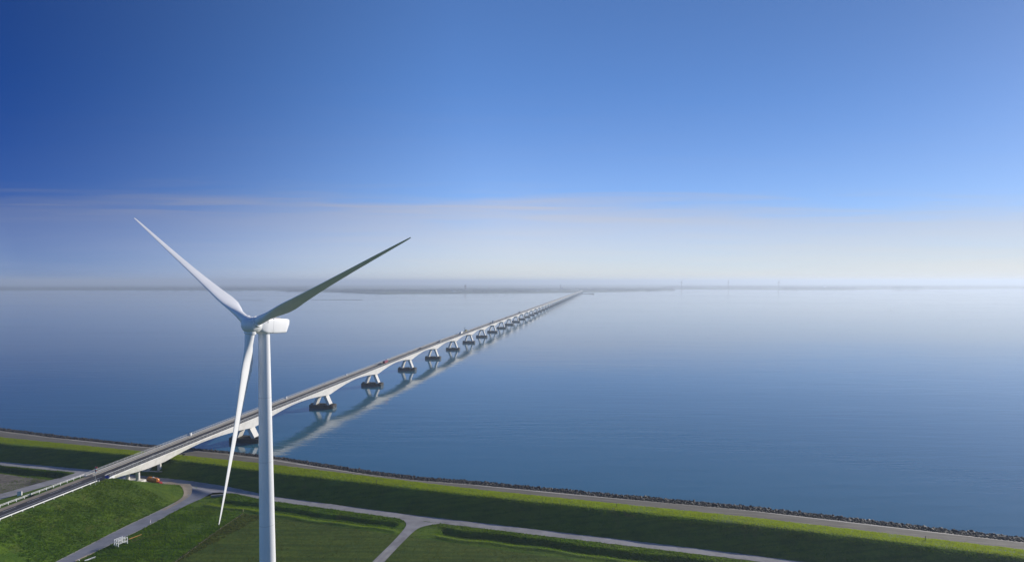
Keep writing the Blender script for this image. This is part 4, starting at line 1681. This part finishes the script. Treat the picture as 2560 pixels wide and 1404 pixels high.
far_trees(420, (860, 1330), (5300, 6400), (5, 12), (14, 60))
far_trees(260, (1100, 1660), (6000, 7600), (4, 9), (20, 80))
far_trees(200, (720, 1000), (5600, 7200), (3, 6), (20, 70))
far_trees(160, (1480, 1680), (6600, 7600), (5, 10), (30, 90))
far_trees(420, (-100, 760), (6700, 9500), (5, 11), (40, 140))
far_trees(520, (1660, 2600), (8300, 11500), (6, 14), (50, 180))
far_trees(160, (1960, 2140), (7300, 7900), (8, 13), (30, 90))
far_trees(90, (2240, 2300), (8000, 9000), (12, 20), (40, 90))
me = bpy.data.meshes.new('far_woodland')
me.from_pydata(np.concatenate(tv), [], np.concatenate(tf_))
me.materials.append(M['farwood'])
tag(link('far_woodland', me), 'hazy belt of distant trees and hedges on the far shores', 'woodland', kind='stuff')

# silo tower, church and pale farm buildings
dd = 6300.0
tx = (1163.5 - 1280) / F_PX * dd
tw_o = empty('silo_tower', (tx, dd, 2.0))
tag(tw_o, 'tall dark silo tower standing above the far shore', 'tower')
MB().box(-10, 10, -8, 8, -1, 50).build('shaft', M['brick'], tw_o)
MB().box(-7, 7, -5.5, 5.5, 50, 57, 1.0).build('head_house', M['brick'], tw_o)
MB().tube((0, 0, 57), (0, 0, 66), 0.8, 0.4, 6).build('aerial', M['dark'], tw_o)
dd = 7200.0
co_ = empty('church', ((1401 - 1280) / F_PX * dd, dd, 2.0))
tag(co_, 'small church with a pointed spire on the far shore', 'church')
twr = MB().box(-5, 5, -5, 5, -1, 34).build('bell_tower', M['brick'], co_)
sp2 = MB()
sp2.rings([[(-5.4, -5.4, 34), (5.4, -5.4, 34), (5.4, 5.4, 34), (-5.4, 5.4, 34)], [(-0.3, -0.3, 62), (0.3, -0.3, 62), (0.3, 0.3, 62), (-0.3, 0.3, 62)]])
sp2.build('spire', M['dark'], twr)
nv = MB()
nv.rings([[(5, y, -1), (32, y, -1), (32, y, 12), (5, y, 12)] for y in (-7, 7)])
nv.build('nave_wall', M['brick'], co_)
rf2 = MB()
rf2.rings([[(x, -7.6, 12), (x, 7.6, 12), (x, 0, 21)] for x in (5, 32.6)])
rf2.build('nave_roof', M['dark'], co_)


def farmhouse(px_, dd, w, h, label):
    o = empty('farm_building', ((px_ - 1280) / F_PX * dd, dd, 2.0))
    tag(o, label, 'building')
    MB().box(-w / 2, w / 2, -6, 6, -1, h).build('wall', M['white'], o)
    m = MB()
    m.rings([[(x, -6.8, h), (x, 6.8, h), (x, 0, h + 6)] for x in (-w / 2 - 0.6, w / 2 + 0.6)])
    m.build('roof', M['brick'], o)


farmhouse(1135, 5350, 26, 6, 'pale long farm building on the shore left of the silo tower')
farmhouse(1205, 5500, 16, 6, 'small pale farmhouse on the shore right of the silo tower')
farmhouse(1345, 5600, 30, 5, 'pale farm building on the shore left of the church')
farmhouse(2062, 8600, 40, 26, 'bright white building on the low hill at the far right')

# three distant wind turbines
for k, (px_, dd, ang, lab) in enumerate(((1703.5, 7250.0, 1.35, 'leftmost of three tiny wind turbines on the horizon'),
                                         (1820.5, 7350.0, 1.62, 'middle one of three tiny wind turbines on the horizon'),
                                         (1946.5, 7250.0, 1.55, 'rightmost of three tiny wind turbines on the horizon'))):
    root = empty('distant_turbine', ((px_ - 1280) / F_PX * dd, dd, 0.0))
    tag(root, lab, 'wind turbine', 'distant wind turbines')
    MB().lathe([(3.6, -2), (2.4, 86)], 14).build('tower', M['farpaint'], root)
    MB().box(-2.6, 2.6, -4, 7, 86, 90.5, 0.3).build('nacelle', M['farpaint'], root)
    hb = MB().lathe([(0.2, -7), (1.8, -6), (2.0, -4)], 12, axis='y', off=(0, 0, 88)).build('hub', M['farpaint'], root)
    for q in range(3):
        t = ang + q * 2 * pi / 3
        d = Vector((cos(t) * 0.55, -0.25 * cos(t), sin(t)))
        b = MB()
        c0 = Vector((0, -5.5, 88))
        b.tube(c0, c0 + d * 8, 1.4, 2.4, 6, False)
        b.tube(c0 + d * 8, c0 + d * 42, 2.4, 0.7, 6, True)
        b.build('blade', M['farpaint'], root)

# breakwater jutting from the far end of the bridge, and training walls in the water
def breakwater(p, q, w, h, label, bumps=0):
    a, b = Vector((*pxw(*p), 0)), Vector((*pxw(*q), 0))
    root = empty('breakwater', a)
    tag(root, label, 'breakwater')
    d = (b - a)
    n = d.cross(Vector((0, 0, 1))).normalized() * w
    m = MB()
    rings = []
    for k in range(21):
        c = d * (k / 20)
        e = h * (0.75 + 0.35 * random.random())
        rings.append([c - n * 1.6 + Vector((0, 0, -2)), c - n * 0.5 + Vector((0, 0, e)), c + n * 0.5 + Vector((0, 0, e)), c + n * 1.6 + Vector((0, 0, -2))])
    m.rings(rings)
    m.build('stone_bank', M['rock'], root)
    if bumps:
        MB().lathe([(9, 0), (8, 4), (2, 6)], 10, off=tuple(d * 0.93)).build('round_head', M['rock'], root)


breakwater((1452, 734.4), (1485, 734.4), 9, 3.0, 'dark breakwater jutting out right of the far bridge end', 1)
breakwater((776, 749.2), (906, 749.6), 2.4, 0.9, 'long thin dark mussel bank in the water right of the turbine hub')
breakwater((592, 750.2), (656, 750.6), 2.2, 0.7, 'short thin dark mussel bank behind the turbine blade')

# buoy
for px_, py_, lab in ((2228, 776, 'tiny dark buoy floating in the right part of the water'), (2491, 758.5, 'tiny dark buoy near the right edge of the water')):
    bx2, by2 = pxw(px_, py_)
    root = empty('buoy', (bx2, by2, 0))
    tag(root, lab, 'buoy')
    MB().lathe([(0.9, -0.5), (1.3, 0.2), (1.2, 0.9), (0.4, 1.3)], 14).build('float', M['dark'], root)
    MB().tube((0, 0, 1.2), (0, 0, 3.6), 0.25, 0.12, 8).build('top_mark', M['dark'], root)

# ================================================================== haze
hm, hn, hl = new_mat('haze')
ho = hn.new('ShaderNodeOutputMaterial')
hv = hn.new('ShaderNodeVolumePrincipled')
hv.inputs['Color'].default_value = (0.72, 0.83, 0.97, 1)
hv.inputs['Density'].default_value = 1.7e-4
hv.inputs['Anisotropy'].default_value = 0.30
hl.new(hv.outputs[0], ho.inputs['Volume'])
hz_o = MB().box(-31000, 31000, -4000, 37000, -8, 133).build('haze', hm)
tag(hz_o, 'pale haze lying over the water and far shore', kind='stuff')
